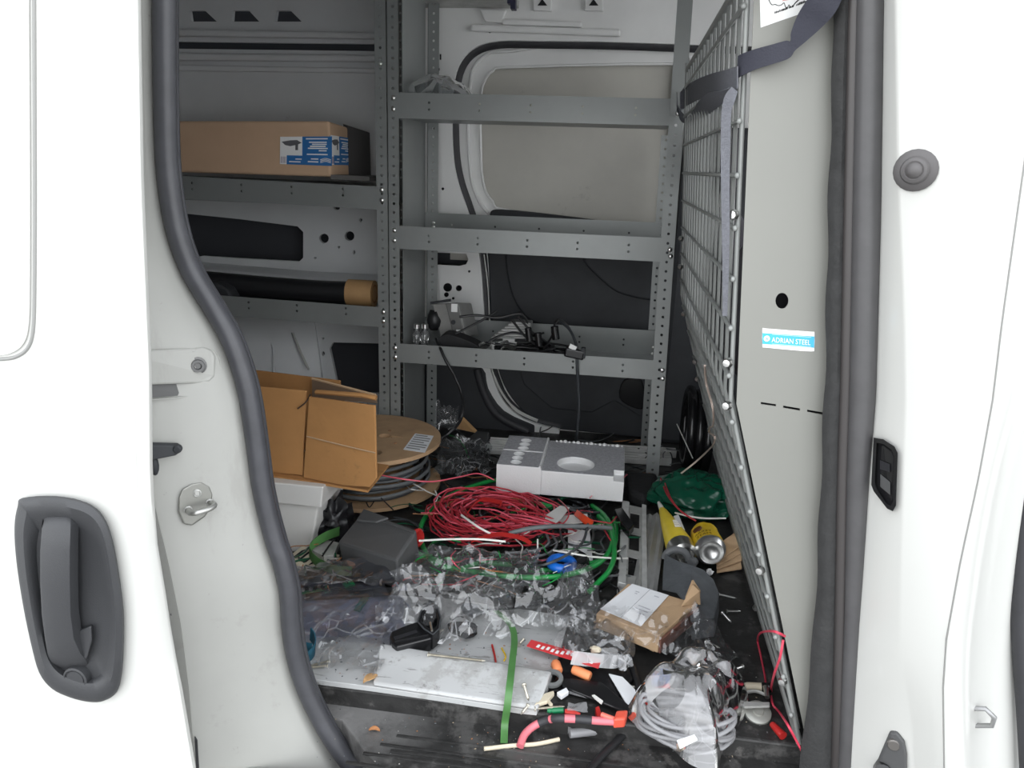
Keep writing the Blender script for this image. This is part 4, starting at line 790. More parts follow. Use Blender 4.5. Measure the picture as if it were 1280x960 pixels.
# ------------------------------------------------------------------ boxes, spool and foam block
WB = thing('white_bin', 'white cardboard bin with tapered sides and stains, under the torn brown carton', 'box', (-.78, 1.56, 0))
tq = [V(-1.0, 1.47, .172), V(-.602, 1.47, .172), V(-.60, 1.64, .172), V(-1.0, 1.64, .172)]
bq = [V(-.98, 1.485, .0), V(-.640, 1.475, .0), V(-.635, 1.62, .0), V(-.98, 1.62, .0)]
b = MB(); b.loft([bq, tq]); b.build('bin_body', white_card, WB, bevel=.004)
b = MB(); b.loft([[V(-1.0, 1.462, .128), V(-.604, 1.462, .122), V(-.598, 1.648, .122), V(-1.0, 1.648, .128)], [V(-1.0, 1.460, .173), V(-.597, 1.460, .173), V(-.594, 1.65, .173), V(-1.0, 1.65, .173)]]); b.build('bin_rim', white_card, WB, bevel=.003)
BC = thing('open_carton', 'torn open brown cardboard carton with a folded flap, resting on white bin', 'box', (-.70, 1.6, .174))
b = MB(); fx = [(-.95, .378), (-.643, .374), (-.655, .25), (-.66, .178), (-.95, .178)]
b.prism(xz(fx, 1.50), (0, .005, 0)); b.build('front_wall', card_brown, BC, bevel=.0015)
fl = [at_y(x, y, Y) for x, y, Y in [(386, 496, 1.492), (468, 507, 1.455), (470, 598, 1.46), (462, 609, 1.462), (430, 607, 1.475), (379, 597, 1.492)]]
b = MB(); b.prism(fl, (.002, .005, 0)); b.build('folded_flap', card_brown, BC, bevel=.001, label='brown flap folded across the carton front, creased')
b = MB(); c1, c2 = fl[5].lerp(fl[0], .52), fl[2].lerp(fl[1], .36); b.tube([c1+V(.002, -.001, 0), c1.lerp(c2, .5)+V(0, -.0015, 0), c2+V(0, -.001, 0)], .0016, 5); b.build('crease', card_tan, BC)
b = MB(); b.tube([fl[1].lerp(fl[0], 1)+V(.01, .02, .006), fl[1]+V(-.03, .02, .014), fl[1]+V(-.002, .02, .010)], .0075, 8, flat=.7); b.build('rolled_edge', card_brown, BC, smooth=60)
bk = [at_y(x, y, Y) for x, y, Y in [(390, 473, 1.62), (470, 494, 1.60), (471, 504, 1.6), (390, 498, 1.62)]]
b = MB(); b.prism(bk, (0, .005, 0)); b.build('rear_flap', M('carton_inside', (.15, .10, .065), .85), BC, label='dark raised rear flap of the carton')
b = MB(); b.tube([bk[0], bk[1]], .003, 5); b.build('flap_edge', card_tan, BC)
b = MB(); b.prism([V(-.95, 1.502, .180), V(-.50, 1.47, .165), V(-.50, 1.62, .165), V(-.95, 1.66, .180)], (0, 0, .005)); b.build('base', card_brown, BC)
b = MB(); b.prism([V(-.95, 1.66, .18), V(-.62, 1.64, .18), V(-.62, 1.64, .36), V(-.95, 1.66, .37)], (0, .005, 0)); b.build('rear_wall', card_brown, BC)
b = MB(); b.tube(smooth_path([at_y(x, y, 1.494) for x, y in [(372, 511), (382, 503), (388, 493)]], 4), .0015, 4); b.build('tear', M('tear_dark', (.05, .03, .02), .9), BC)
b = MB(); b.ball((-.735, 1.60, .02), .001); 
b = MB(); b.ball(zp(417, 652, .05), .052, (.75, .8, 1.1), 26, 18, jit=.9, seed=5); tag(b.build('black_bag', M('black_bag', (.012, .012, .014), .35, bump=.6, bs=40), smooth=70), 'crumpled black plastic bag wedged between white bin and spool', 'bag')
SPL = thing('cable_spool', 'plywood cable reel lying flat, wound with dark grey wire', 'spool', (-.625, 1.862, .012))
sc = V(-.625, 1.862, 0); RS = .188
b = MB(); b.lathe([(RS, .012), (RS, .022)], sc, (0, 0, 1), 48); b.build('lower_disc', ply, SPL, smooth=40)
b = MB(); b.lathe([(RS, .134), (RS, .145)], sc, (0, 0, 1), 48); c = MB()
h1, h2 = zp(481, 547, .14), zp(467, 568, .14)
for (h, r_) in ((h1, .0165), (h2, .022)): c.lathe([(r_, -.1), (r_, .1)], h, (0, 0, 1), 20)
c.prism([h1+V(.018, .006, -.1), h1+V(.05, .004, -.1), h1+V(.05, -.003, -.1), h1+V(.018, -.008, -.1)], (0, 0, .2))
b.build('upper_disc', [ply, ply], SPL, smooth=40, cut=c)
b = MB(); b.lathe([(.085, .022), (.085, .134)], sc, (0, 0, 1), 24); b.build('hub', ply, SPL, smooth=40)
for k in range(9):
    b = MB(); z = .029+.0085*k; rr = .148+.010*math.sin(k*2.1)-.006*(k > 5)
    b.tube([sc+V(rr*math.cos(2*PI*i/40), rr*math.sin(2*PI*i/40), z+.002*math.sin(i*.7+k)) for i in range(40)], .0052, 6, closed=True); b.build('winding', grey_wire if k % 3 else dgrey_wire, SPL, smooth=60)
for x, y in ((487, 538.5), (494, 554)):
    b = MB(); b.lathe([(.0045, .145), (.0045, .1462), (.001, .1462)], zp(x, y, .145)*1.0-V(0, 0, .145), (0, 0, 1), 10); b.build('nail', rust, SPL)
lq = [zp(x, y, .1455) for x, y in [(504, 562), (531, 566), (542, 545), (519, 542)]]
b = MB(); b.prism(lq, (0, 0, .0006)); pl_ = b.build('paper_label', paper, SPL)
for k in range(7):
    b = MB(); v = .1+.13*k; b.prism([bil(lq, u, vv)+V(0, 0, .0007) for u, vv in ((.08, v), (.92-.2*(k % 3 == 0), v), (.92-.2*(k % 3 == 0), v+.05), (.08, v+.05))], (0, 0, .0003)); b.build('print_line', M('print_soft', (.25, .25, .25), .7), pl_)
b = MB(); b.tube(smooth_path([zp(x, y, z) for x, y, z in [(458, 628, .05), (462, 634, .03), (468, 626, .045)]], 5), .0016, 5); b.build('tie_wire', black_wire, SPL)
b = MB(); b.tube(smooth_path([zp(x, y, z) for x, y, z in [(476, 622, .05), (484, 630, .035), (492, 638, .026)]], 5), .0016, 5); b.build('tie_wire', black_wire, SPL)

FB = thing('foam_block', 'white moulded styrofoam packing block with round wells, tilted on the wire pile', 'packing foam', (-.11, 1.9, .05))
b = MB(); Xa, Xm, Xb = -.272, -.158, .05; Ya, Yb = 1.797, 2.02
def foam_prism(x0, x1, y0, y1, z0, z1, chamfer=0):
    b = MB(); b.cur = 0
    b.bx(x0, x1, y0, y1, z0, z1)
    for k, f in enumerate(b.f):
        if k == 1: b.mi[k] = 1
    return b
b = foam_prism(Xa, Xm, Ya, Yb, .05, .124); c = MB()
for k in range(3):
    c.lathe([(.0145, .104), (.0145, .2)], (Xa+.046, Ya+.024+.031*k, 0), (0, 0, 1), 18)
    c.lathe([(.0145, .104), (.0145, .2)], (Xa+.052, Ya+.128+.031*k, 0), (0, 0, 1), 18)
c.bx(Xa-.01, Xm+.01, Ya+.104, Ya+.112, .116, .2)
b.build('ridge_block', [foam, foam_grey, foam], FB, cut=c, bevel=.004)
b = foam_prism(Xm, Xb, Ya, Yb, .05, .117); c = MB(); c.lathe([(.048, .100), (.048, .2)], (-.075, 1.862, 0), (0, 0, 1), 36); c.bx(Xb-.026, Xb+.01, Ya-.01, Ya+.045, .104, .2)
b.build('base_block', [foam, foam_grey, foam], FB, cut=c, bevel=.0025)
b = MB(); b.tube([(Xm-.004, Ya+.002, .1235), (Xm-.004, Yb, .1235)], .003, 6); b.build('ridge_edge', foam, FB)
b = MB()
for k in range(16): b.ball((Xm+.02+.012*k, Yb-.002, .117), .0035+.0015*(k % 3), n=6, m=4)
tag_ = b.build('torn_beads', foam, FB); tag_['kind'] = 'stuff'

# ------------------------------------------------------------------ metal lengths
for (x0, x1, ya, yb, z, lab, nm) in ((600, 840, 556, 572, .03, 'rear bright aluminium extrusion lying behind the foam block', 'extrusion'), (612, 846, 549, 563, .028, 'thin aluminium strip just behind the extrusion at shelf foot', 'strip')):
    A, B = zp(x0, ya, z), zp(x1, yb, z); d = (B-A); s = V(-d.y, d.x, 0).normalized()
    t = thing('aluminium_'+nm, lab, 'metal strip', tuple(A.lerp(B, .5)-V(0, 0, z)))
    b = MB(); b.obox(A-V(0, 0, z-.002), d, s*.03, V(0, 0, .016)); b.build('base', alu, t, bevel=.001)
    for k in (0, 1): b = MB(); b.obox(A-V(0, 0, z-.018)+s*.022*k, d, s*.006, V(0, 0, .008)); b.build('fin', alu, t, bevel=.001)
ch = [zp(778, 625, .045), zp(808, 631, .045), zp(800, 731, .035), zp(772, 727, .035)]
AC = thing('slotted_channel', 'bright aluminium channel with long slots, lying beside the green cable', 'channel', tuple(zp(790, 680, 0)))
d = ch[3]-ch[0]; w = ch[1]-ch[0]; b = MB()
b.obox(ch[0], d, w*.30, V(0, 0, -.03)); b.build('flange', alu, AC, bevel=.002)
b = MB(); b.obox(ch[0]+w*.82, d, w*.18, V(0, 0, -.026)); b.build('flange', alu, AC, bevel=.001)
b = MB(); b.obox(ch[0]+V(0, 0, -.010), d, w, V(0, 0, -.003)); c = MB()
for u in (.10, .38, .66): c.obox(ch[0]+d*u+w*.35+V(0, 0, -.1), d*.2, w*.38, V(0, 0, .2))
b.build('web', [galv, galv], AC, cut=c)
gp = [zp(822, 633, .05), zp(806, 724, .05)]; d = gp[1]-gp[0]; w = V(-d.y, d.x, 0).normalized()*-1
w = V(d.y, -d.x, 0).normalized(); w = w if w.x > 0 else -w
prof = [(-.016, .004), (-.026, .012), (-.026, .022), (-.018, .028), (-.010, .024), (0, .034), (.010, .024), (.018, .028), (.026, .022), (.026, .012), (.016, .004), (.014, .007), (.022, .014), (.021, .020), (.017, .023), (.010, .018), (0, .027), (-.010, .018), (-.017, .023), (-.021, .020), (-.022, .014), (-.014, .007)]
b = MB(); b.loft([[V(p.x, p.y, 0)+w*u+V(0, 0, z) for u, z in prof] for p in gp]); tag(b.build('grey_channel', M('grey_extrusion', (.36, .36, .35), .45, .2, var=.12, vs=20), smooth=35), 'dull grey folded channel with a curled end, right of the slotted channel', 'channel')

# ------------------------------------------------------------------ tube, can, green bag and slate piece at the partition
TB = thing('adhesive_tube', 'yellow tapered adhesive tube with a cream nozzle, crushed at its base', 'tube', tuple(zp(843, 660, .0)))
A, B = zp(829, 640, .060), zp(850, 684, .045); ax = (B-A).normalized(); L = (B-A).length
b = MB(); b.lathe([(.007, -.012), (.010, 0), (.021, L*.45), (.031, L*.95), (.031, L)], A, ax, 20); b.build('body', M('tube_yellow', (.78, .60, .05), .35, var=.1, vs=20), TB, smooth=40)
b = MB(); b.lathe([(.0035, -.045), (.0055, -.03), (.0075, -.008), (.0075, .0)], A, ax, 12); b.build('nozzle', white_plastic, TB, smooth=40)
b = MB(); b.lathe([(.0315, L), (.030, L+.03), (.022, L+.034), (.018, L+.02), (.002, L+.018)], A, ax, 20); b.build('crushed_end', steel, TB, smooth=40)
s_ = ax.cross(V(0, 0, 1)).normalized(); up_ = s_.cross(ax).normalized()
b = MB(); 
for k in range(5):
    q_ = A+ax*(L*.5+.008*k)+s_*-.010+up_*(.0235+.0011*k)
    b.obox(q_, s_*(.010+.001*k), ax*.0035, up_*.001)
b.build('label_print', white_print, TB); TB.children[-1]['kind'] = 'stuff'
CN = thing('drink_can', 'dented yellow drink can lying with its silver base towards the door', 'can', tuple(zp(888, 680, 0)))
B0 = zp(889, 690, .060); A0 = zp(875, 658, .042); ax = (A0-B0).normalized(); L = .125; RC = .034
A0 = B0+ax*L
rings = []; ncan = 26; s_ = ax.cross(V(0, 0, 1)).normalized(); u_ = s_.cross(ax)
for h, r_ in [(.014, RC), (.03, RC), (.045, RC), (.06, RC), (.075, RC), (.09, RC), (.10, RC*.98), (.112, RC*.85)]:
    ring = []
    for k in range(ncan):
        a = 2*PI*k/ncan; dent = 1
        if h > .05: dent = 1-.16*max(0, noise.noise(V(math.cos(a)*1.6, math.sin(a)*1.6, h*26)))*1.6
        ring.append(B0+ax*h+(s_*math.cos(a)+u_*math.sin(a))*r_*dent)
    rings.append(ring)
b = MB(); b.loft(rings, cap=False); b.add(rings[-1], [tuple(range(ncan))]); b.build('can_body', yellow, CN, smooth=35)
b = MB(); b.lathe([(RC*1.0, .016), (RC*.99, .010), (RC*.82, -.002), (RC*.76, -.004), (RC*.70, -.001), (RC*.66, .002), (RC*.5, .009), (RC*.2, .012), (.0005, .0125)], B0, ax, 28); b.build('can_base', M('can_alu', (.62, .62, .61), .33, .95), CN, smooth=50)
def on_can(h, a, txt, size, mat, name):
    o = MB(); t = MB(); t.text(txt, size, (0, 0, 0), (1, 0, 0), (0, 1, 0), align='CENTER'); w_ = []
    for v in t.v:
        aa = a+v.x/RC; w_.append(B0+ax*(h+v.y)+(s_*math.cos(aa)+u_*math.sin(aa))*(RC+.0006))
    o.add(w_, t.f); return o.build(name, mat, CN)
brown_ink = M('brown_ink', (.10, .035, .01), .6)
def can_angle(x, y, h): return PI/2
tv = (EYE-B0); 
ca = math.atan2(tv.dot(u_), tv.dot(s_))
for sgn in (1,):
    on_can(.036, ca, 'YERBA', .014, brown_ink, 'lettering'); on_can(.020, ca, 'MATE', .014, brown_ink, 'lettering')
b = MB(); o = B0+ax*.066+(s_*math.cos(ca+.25)+u_*math.sin(ca+.25))*(RC-.002); nr = (s_*math.cos(ca+.25)+u_*math.sin(ca+.25)); b.lathe([(.011, 0), (.011, .0032), (.0085, .0034), (.0085, .0030), (.005, .0032), (.005, .0026), (.0005, .0030)], o, nr, 18); b.build('round_emblem', brown_ink, CN)
GB = MB(); rings = []
for j in range(25):
    th = PI*j/24; ring = []
    for k in range(44):
        a = 2*PI*k/44; d = V(math.sin(th)*math.cos(a), math.sin(th)*math.sin(a), -math.cos(th))
        f = 1+.34*noise.noise(d*1.7+V(3, 1, 2))+.22*(1-abs(noise.noise(d*3.3+V(1, 2, 3)))*2.4)+.10*(1-abs(noise.noise(d*7))*2)
        c0 = zp(868, 622, .04); ring.append(V(c0.x+d.x*.095*f, c0.y+d.y*.085*f, max(.003, .045+d.z*.052*f)))
    rings.append(ring)
GB.loft(rings); gb = tag(GB.build('green_bag', green_bag, smooth=70, sub=1), 'crumpled dark green plastic bag against the foot of the mesh', 'bag')
film('green_bag_tail', 'loose dark green plastic sheet hanging from the green bag to the can', 'sheet', [(845, 590, .09), (902, 585, .10), (905, 640, .03), (850, 655, .02)], 12, 10, .02, 8, green_bag, rag=.12) if False else None
SL = MB(); sp_ = [(831, 690), (838, 696), (850, 702), (866, 707), (880, 712), (892, 724), (899, 741), (897, 758), (893, 772), (878, 774), (864, 776), (858, 756), (846, 740), (828, 736), (829, 712)]
top = [zp(x, y, .045+.02*math.sin((x-828)/70*PI)) for x, y in sp_]; SL.prism(top, (0, 0, -.004)); 
SLT = thing('rubber_offcut', 'torn dark grey rubber offcut lying between the can and the small carton', 'rubber piece', tuple(zp(866, 738, 0)))
SL.build('sheet', slate, SLT, bevel=.002)
b = MB(); b.prism([zp(x, y, .046) for x, y in [(864, 776), (893, 772), (899, 741), (884, 736)]], (.004, -.004, -.04)); b.build('bent_edge', slate, SLT, bevel=.003)
CL = thing('pipe_clamp', 'grey plastic pipe clamp half ring, in front of the yellow tube', 'clamp', tuple(zp(846, 695, 0)))
o = zp(846, 700, .035); b = MB(); b.tube([o+V(.026*math.cos(a), .006*math.sin(a), .022*math.sin(a)) for a in [PI*k/14 for k in range(15)]], .0065, 8, flat=1.3); b.build('ring', M('clamp_grey', (.13, .135, .14), .5), CL, smooth=50)
b = MB(); b.lathe([(.010, -.008), (.010, .008), (.006, .009)], zp(866, 703, .04), V(-.4, -.9, .1), 14); b.build('boss', M('clamp_grey2', (.13, .135, .14), .5), CL, smooth=40)
b = MB(); b.tube([zp(846, 690, .04), zp(848, 702, .03)], .003, 6); b.build('screw', steel, CL)
CO = thing('corrugated_offcut', 'stack edge of torn corrugated cardboard between can and mesh', 'cardboard', tuple(zp(914, 712, 0)))
for k in range(4):
    A, B = zp(896, 717-4*k, .012+.006*k), zp(927, 712-10*k, .012+.006*k)
    b = MB(); b.obox(A, B-A, V(.006, .08, 0), V(0, 0, .0035)); b.build('sheet', card_tan, CO, bevel=.0008)

# ------------------------------------------------------------------ white board on the floor
BD = thing('white_board', 'scratched white painted metal sheet on the floor with a folded front ridge', 'panel', tuple(zp(540, 820, 0)))
bo_ = [(368, 846), (470, 859), (560, 872), (650, 886), (671, 888), (684, 862), (700, 815), (712, 770), (560, 748), (355, 735), (350, 800)]
b = MB(); b.prism([zp(x, y, .012) for x, y in bo_], (0, 0, -.010)); b.build('sheet', board_white, BD, bevel=.001)
A, B, C_, D_ = zp(466, 858, .013), zp(672, 889, .013), zp(690, 848, .013), zp(476, 812, .013)
up = V(0, 0, .026)
b = MB(); b.loft([[A, A.lerp(D_, .05)+up*.22, A.lerp(D_, .62)+up*.52, A.lerp(D_, .72)+up*.72, A.lerp(D_, .93)+up*.72, D_], [B, B.lerp(C_, .05)+up*.22, B.lerp(C_, .62)+up*.52, B.lerp(C_, .72)+up*.72, B.lerp(C_, .93)+up*.72, C_]]); b.build('ridge', board_white, BD, smooth=50, bevel=.003)

# ------------------------------------------------------------------ wires, cables and tangles
RW = thing('red_wire_bundle', 'big loose heap of thin red wire in the middle of the floor', 'wire', (-.25, 1.66, 0))
rc = (-.255, 1.655)
for k in range(10):
    sd = 11+k; b = MB(); R = .165 if k < 7 else .12
    P = coil_path((rc[0]+.02*math.sin(k*2.1), rc[1]+.015*math.cos(k*1.7)), R, 3, .028, .085 if k < 10 else .10, sd, .55, .42, 18, 1.1)
    P = [V(p.x, p.y, min(p.z, .046) if p.y > 1.78 else p.z) for p in P]
    b.tube(P, .0021, 5); b.build('loop', red_wire if k % 4 else pink_wire, RW, smooth=60)
for k in range(12):
    s0 = random.Random(k); x0, y0 = s0.uniform(575, 640), s0.uniform(618, 650)
    pts = [(x0, y0, .07), (x0+30, y0+s0.uniform(-4, 14), .09), (x0+70, y0+s0.uniform(10, 26), .08), (s0.uniform(700, 725), s0.uniform(650, 668), .05)]
    b = MB(); b.tube(smooth_path([zp(*p) for p in pts], 7), .0019, 5); b.build('strand', red_wire if k % 3 else pink_wire, RW, smooth=60)
for pts in ([(585, 640, .10), (600, 625, .10), (625, 628, .10), (625, 632, .10)], [(590, 676, .09), (620, 668, .10), (650, 672, .095), (664, 680, .09)]):
    b = MB(); P = smooth_path([zp(*p) for p in pts], 6); b.strip(P, [V(.002, .011, .003)]*len(P), .002); b.build('flat_sleeve', red_plastic, RW, label='flat bright red sleeve in the heap')
def stuff_tangle(name, label, cat, area, n, r, mats, seed, zr=(.008, .05), ln=(25, 70), parent=None):
    rd = random.Random(seed); b = MB()
    for i in range(n):
        b.cur = rd.randrange(len(mats)); x, y = rd.uniform(*area[0]), rd.uniform(*area[1]); a = rd.uniform(0, 2*PI); l = rd.uniform(*ln); pts = []
        for k in range(4): pts.append(zp(x, y, rd.uniform(*zr))); a += rd.uniform(-.9, .9); x += math.cos(a)*l/3; y += math.sin(a)*l/3*.45
        b.tube(smooth_path(pts, 5), r*rd.uniform(.7, 1.3), 5)
    o = b.build(name, mats, parent, smooth=60); tag(o, label, cat, None, 'stuff'); return o
stuff_tangle('dark_wire_tangle', 'uncountable dark offcuts of wire under and around the red heap', 'wire scraps', ((525, 760), (605, 728)), 170, .0026, [black_wire, dgrey_wire, black_wire, grey_wire, dkgreen], 21)
stuff_tangle('mixed_wire_scraps', 'thin mixed colour wire scraps scattered among the heap', 'wire scraps', ((520, 752), (610, 720)), 80, .0014, [pink_wire, green_wire, white_plastic, rust, dkgreen, grey_wire], 22, (.02, .075))
stuff_tangle('rear_wire_scraps', 'dark scraps and wire ends on the floor behind the foam block', 'wire scraps', ((520, 840), (545, 600)), 60, .0018, [black_wire, dgrey_wire, rust, grey_wire], 23, (.006, .03))
stuff_tangle('left_wire_scraps', 'dark scraps and clippings at the foot of the white bin', 'wire scraps', ((362, 500), (690, 740)), 40, .0018, [black_wire, dgrey_wire, rust, beige, dkgreen], 24, (.014, .04))
cable('green_cable', 'thick green cable in one wide loop round the red heap', 'cable', [(650, 596, .05), (610, 602, .05), (565, 618, .045), (535, 642, .04), (525, 665, .04), (531, 688, .04), (548, 706, .045), (600, 716, .05), (660, 722, .05), (712, 718, .055), (748, 704, .06), (764, 684, .055), (765, 662, .05), (755, 644, .045), (740, 632, .035)], .0058, green_wire, 8)
cable('green_cable', 'second green cable crossing under the blue ring', 'cable', [(662, 712, .035), (690, 713, .045), (722, 708, .05), (752, 700, .05), (766, 686, .042), (770, 664, .035), (768, 648, .03)], .0060, green_wire, 8)
cable('green_cable', 'green cable curving down towards the white paper carton', 'cable', [(748, 645, .04), (762, 662, .05), (768, 690, .06), (762, 712, .06), (748, 728, .05), (736, 740, .04)], .0056, green_wire, 8)
cable('green_cable', 'green cable end under the clear film below the red heap', 'cable', [(520, 692, .04), (545, 700, .04), (570, 712, .035), (600, 704, .035), (640, 706, .035)], .0056, green_wire, 8)
cable('green_cable', 'short green cable piece under the foam block front edge', 'cable', [(640, 632, .05), (662, 628, .052), (690, 634, .05)], .0065, green_wire, 8)
cable('green_wire', 'thin green wire arching beside the spool', 'wire', [(562, 544, .03), (572, 548, .05), (580, 558, .04), (586, 572, .02)], .0026, green_wire)
cable('grey_cable', 'grey cable laid straight across the right of the red heap', 'cable', [(636, 667, .095), (660, 661, .10), (690, 658, .10), (730, 658, .09), (764, 660, .07)], .0052, grey_wire, 8)
cable('grey_cable', 'dark grey cable looping beside the white card', 'cable', [(735, 655, .09), (728, 678, .08), (708, 694, .08), (680, 706, .07), (655, 708, .04)], .0030, dgrey_wire)
cable('grey_cable', 'dark grey cable curl left of the blue ring', 'cable', [(700, 664, .07), (704, 676, .07), (718, 682, .075), (736, 680, .07), (742, 668, .06), (738, 658, .05)], .0028, dgrey_wire)
for i, (pts, lab) in enumerate((([(690, 668, .06), (696, 680, .055), (688, 690, .05), (668, 696, .045), (640, 697, .04)], 'inner'), ([(700, 668, .05), (706, 682, .045), (696, 694, .04), (672, 702, .035), (640, 703, .03)], 'outer'), ([(683, 668, .065), (686, 678, .06), (676, 686, .055), (655, 690, .05), (632, 691, .045)], 'innermost'))):
    cable('grey_cable', 'bent grey cable right of the red heap, %s of three' % lab, 'cable', pts, .0032, grey_wire, group='bent grey cables')
cable('red_wire', 'single red wire arching from the spool to the foam block', 'wire', [(476, 594, .11), (505, 599, .11), (540, 602, .10), (575, 596, .09), (598, 592, .085), (618, 600, .07)], .0019, pink_wire)
cable('red_wire', 'red wire loop standing up in front of the foam block', 'wire', [(698, 624, .06), (708, 634, .08), (711, 644, .08), (704, 654, .07), (692, 658, .06)], .0017, red_wire)
cable('red_wire', 'red wire crossing in front of the foam block at right', 'wire', [(716, 640, .06), (740, 650, .065), (757, 653, .06), (764, 653, .06), (772, 644, .05)], .0017, red_wire)
cable('red_wire', 'red wire hanging over the green loop at right', 'wire', [(752, 656, .06), (760, 670, .06), (769, 684, .05), (771, 692, .04)], .0017, red_wire)
cable('red_wire', 'pair of red wires running past the green bag to the can', 'wire', [(826, 598, .08), (834, 618, .08), (846, 634, .085), (858, 644, .085), (870, 651, .082)], .0022, red_wire)
cable('red_wire', 'short red wire beside the green bag, above the tube', 'wire', [(830, 600, .085), (838, 622, .09), (850, 638, .092), (864, 648, .09)], .0020, red_wire)
cable('black_lead', 'thin black lead curving over the clear film at left', 'wire', [(495, 692, .05), (492, 704, .05), (500, 712, .05), (520, 716, .05), (540, 715, .05), (552, 708, .05), (558, 698, .05)], .0024, black_wire)
cable('red_wire', 'red wire bent along the left clear film edge', 'wire', [(490, 733, .03), (512, 722, .04), (520, 729, .045), (545, 731, .045), (585, 731, .04), (600, 736, .03)], .0018, red_wire)
cable('orange_wire', 'thin orange wire lying over the left clear film', 'wire', [(512, 720, .045), (545, 719, .05), (575, 721, .048), (620, 733, .04), (650, 745, .03)], .0014, rust)
cable('white_zip_tie', 'long white cable tie lying across the red heap', 'cable tie', [(524, 676, .09), (560, 674, .10), (600, 674, .105), (632, 677, .10)], .0024, white_plastic)
cable('white_zip_tie', 'white cable tie slanting over the top of the red heap', 'cable tie', [(577, 644, .105), (588, 652, .108), (600, 660, .106), (613, 667, .10)], .0024, white_plastic)
cable('white_zip_tie', 'white cable tie running from the blue ring to the slotted channel', 'cable tie', [(692, 688, .07), (710, 691, .08), (740, 696, .07), (770, 698, .06), (784, 698, .05)], .0022, white_plastic)
cable('white_zip_tie', 'short upright white cable tie left of the blue ring', 'cable tie', [(672, 674, .07), (672, 690, .05), (672, 703, .03)], .0020, white_plastic)
cable('white_zip_tie', 'white cable tie lying between the green bag and the can', 'cable tie', [(844, 641, .06), (860, 645, .07), (880, 648, .07), (907, 648, .06)], .0022, white_plastic)
cable('copper_strand', 'bare copper strand sticking out left of the red heap', 'wire', [(516, 642, .06), (534, 643, .06), (552, 642, .06)], .0013, rust)
cable('black_cable', 'black cable curving down behind the white card scrap', 'cable', [(785, 818, .012), (793, 838, .012), (799, 862, .010), (800, 885, .008)], .0062, black_wire, 8)
cable('black_cable', 'thick black cable on the door step under the bag of tubing', 'cable', [(792, 905, -.022), (776, 922, -.026), (755, 942, -.028), (735, 965, -.028), (720, 985, -.028)], .0066, black_wire, 8)
cable('black_tube', 'black plastic tube end lying over the green strap', 'tube', [(609, 759, .045), (635, 758, .045), (665, 755, .04), (690, 749, .03)], .0062, gloss_black, 10)
cable('black_loom', 'black corrugated loom under the green cable loop', 'cable', [(725, 742, .02), (745, 735, .025), (765, 722, .03), (780, 712, .025)], .0085, gloss_black, 10)
cable('black_loom', 'black loom stub at the left of the small carton', 'cable', [(748, 716, .03), (738, 724, .03), (730, 732, .03)], .008, gloss_black, 10)
b = MB(); o = zp(702, 704, .062); tag(MB().tube([o+V(.023*math.cos(a), .023*math.sin(a), 0) for a in [2*PI*k/28 for k in range(28)]], .0095, 10, closed=True).build('blue_ring', blue_plastic, smooth=60), 'glossy blue plastic ring inside the green cable loop', 'ring')
b = MB(); b.lathe([(.017, 0), (.019, .006), (.019, .020), (.016, .026), (.008, .028), (.001, .028)], zp(727, 708, .045), V(-.2, -.3, .9), 16); tag(b.build('ribbed_cap', gloss_black, smooth=40), 'ribbed black knob beside the blue ring', 'knob')
slab('white_card', 'white card piece standing behind the blue ring', 'card', [(710, 661), (737, 663), (741, 700), (710, 692)], .04, .003, paper)
slab('tan_scrap', 'cream paper scraps in front of the foam block', 'paper', [(682, 644), (700, 632), (712, 634), (702, 648), (692, 656), (680, 654)], .075, .002, white_card)
slab('tan_scrap', 'pale cardboard strip behind the red connector', 'paper', [(698, 645), (734, 642), (736, 652), (696, 656)], .06, .002, white_card)
b = MB(); P = smooth_path([zp(x, y, z) for x, y, z in [(720, 641, .075), (729, 648, .085), (740, 656, .08)]], 5); b.strip(P, [V(.006, .022, .004)]*len(P), .004); tag(b.build('red_connector', M('red_orange', (.72, .07, .02), .4)), 'flat orange red wire connector in front of the foam block', 'connector')
slab('black_clip', 'black plastic clip left of the slotted channel top', 'clip', [(768, 636), (778, 634), (793, 655), (786, 663), (776, 652)], .06, .02, gloss_black, .003)
slab('black_pouch', 'black cloth pouch behind the slotted channel', 'pouch', [(782, 588), (822, 590), (818, 612), (806, 622), (786, 612)], .05, .04, M('pouch_black', (.012, .012, .013), .8, bump=.4, bs=80), .012)

# ------------------------------------------------------------------ dark enclosure and clutter at its foot
EN = thing('plastic_enclosure', 'dark grey plastic enclosure lying askew left of the red heap', 'enclosure', tuple(zp(476, 680, 0)))
tq = [zp(x, y, z) for x, y, z in [(422, 677, .075), (454, 638, .10), (521, 662, .11), (496, 700, .085)]]
lo = [V(p.x+.012, p.y-.004, .015) for p in tq]
b = MB(); b.loft([lo, tq]); b.build('lid', dark_box, EN, bevel=.005)
b = MB(); e = [tq[0].lerp(tq[1], .93), tq[1].lerp(tq[2], .02), tq[2].lerp(tq[1], .02), tq[2].lerp(tq[3], .10)]; b.tube([tq[1].lerp(tq[0], .12)+V(0, 0, .001), tq[2].lerp(tq[3], .13)+V(0, 0, .001)], .0022, 5); b.build('lid_rim', dark_box, EN)
b = MB(); b.prism([bil(tq, u, v)+V(0, 0, .001) for u, v in [(.62, .05), (.98, .02), (.98, .5), (.75, .36)]][::1], (0, 0, .006)); b.build('raised_corner', dark_box, EN, bevel=.002)
b = MB(); b.lathe([(.020, 0), (.020, .005), (.016, .008), (.012, .006), (.001, .006)], zp(521, 672, .075), V(.9, -.35, .2), 18); b.build('red_button', red_plastic, EN, smooth=40, label='round red push button on the enclosure end')
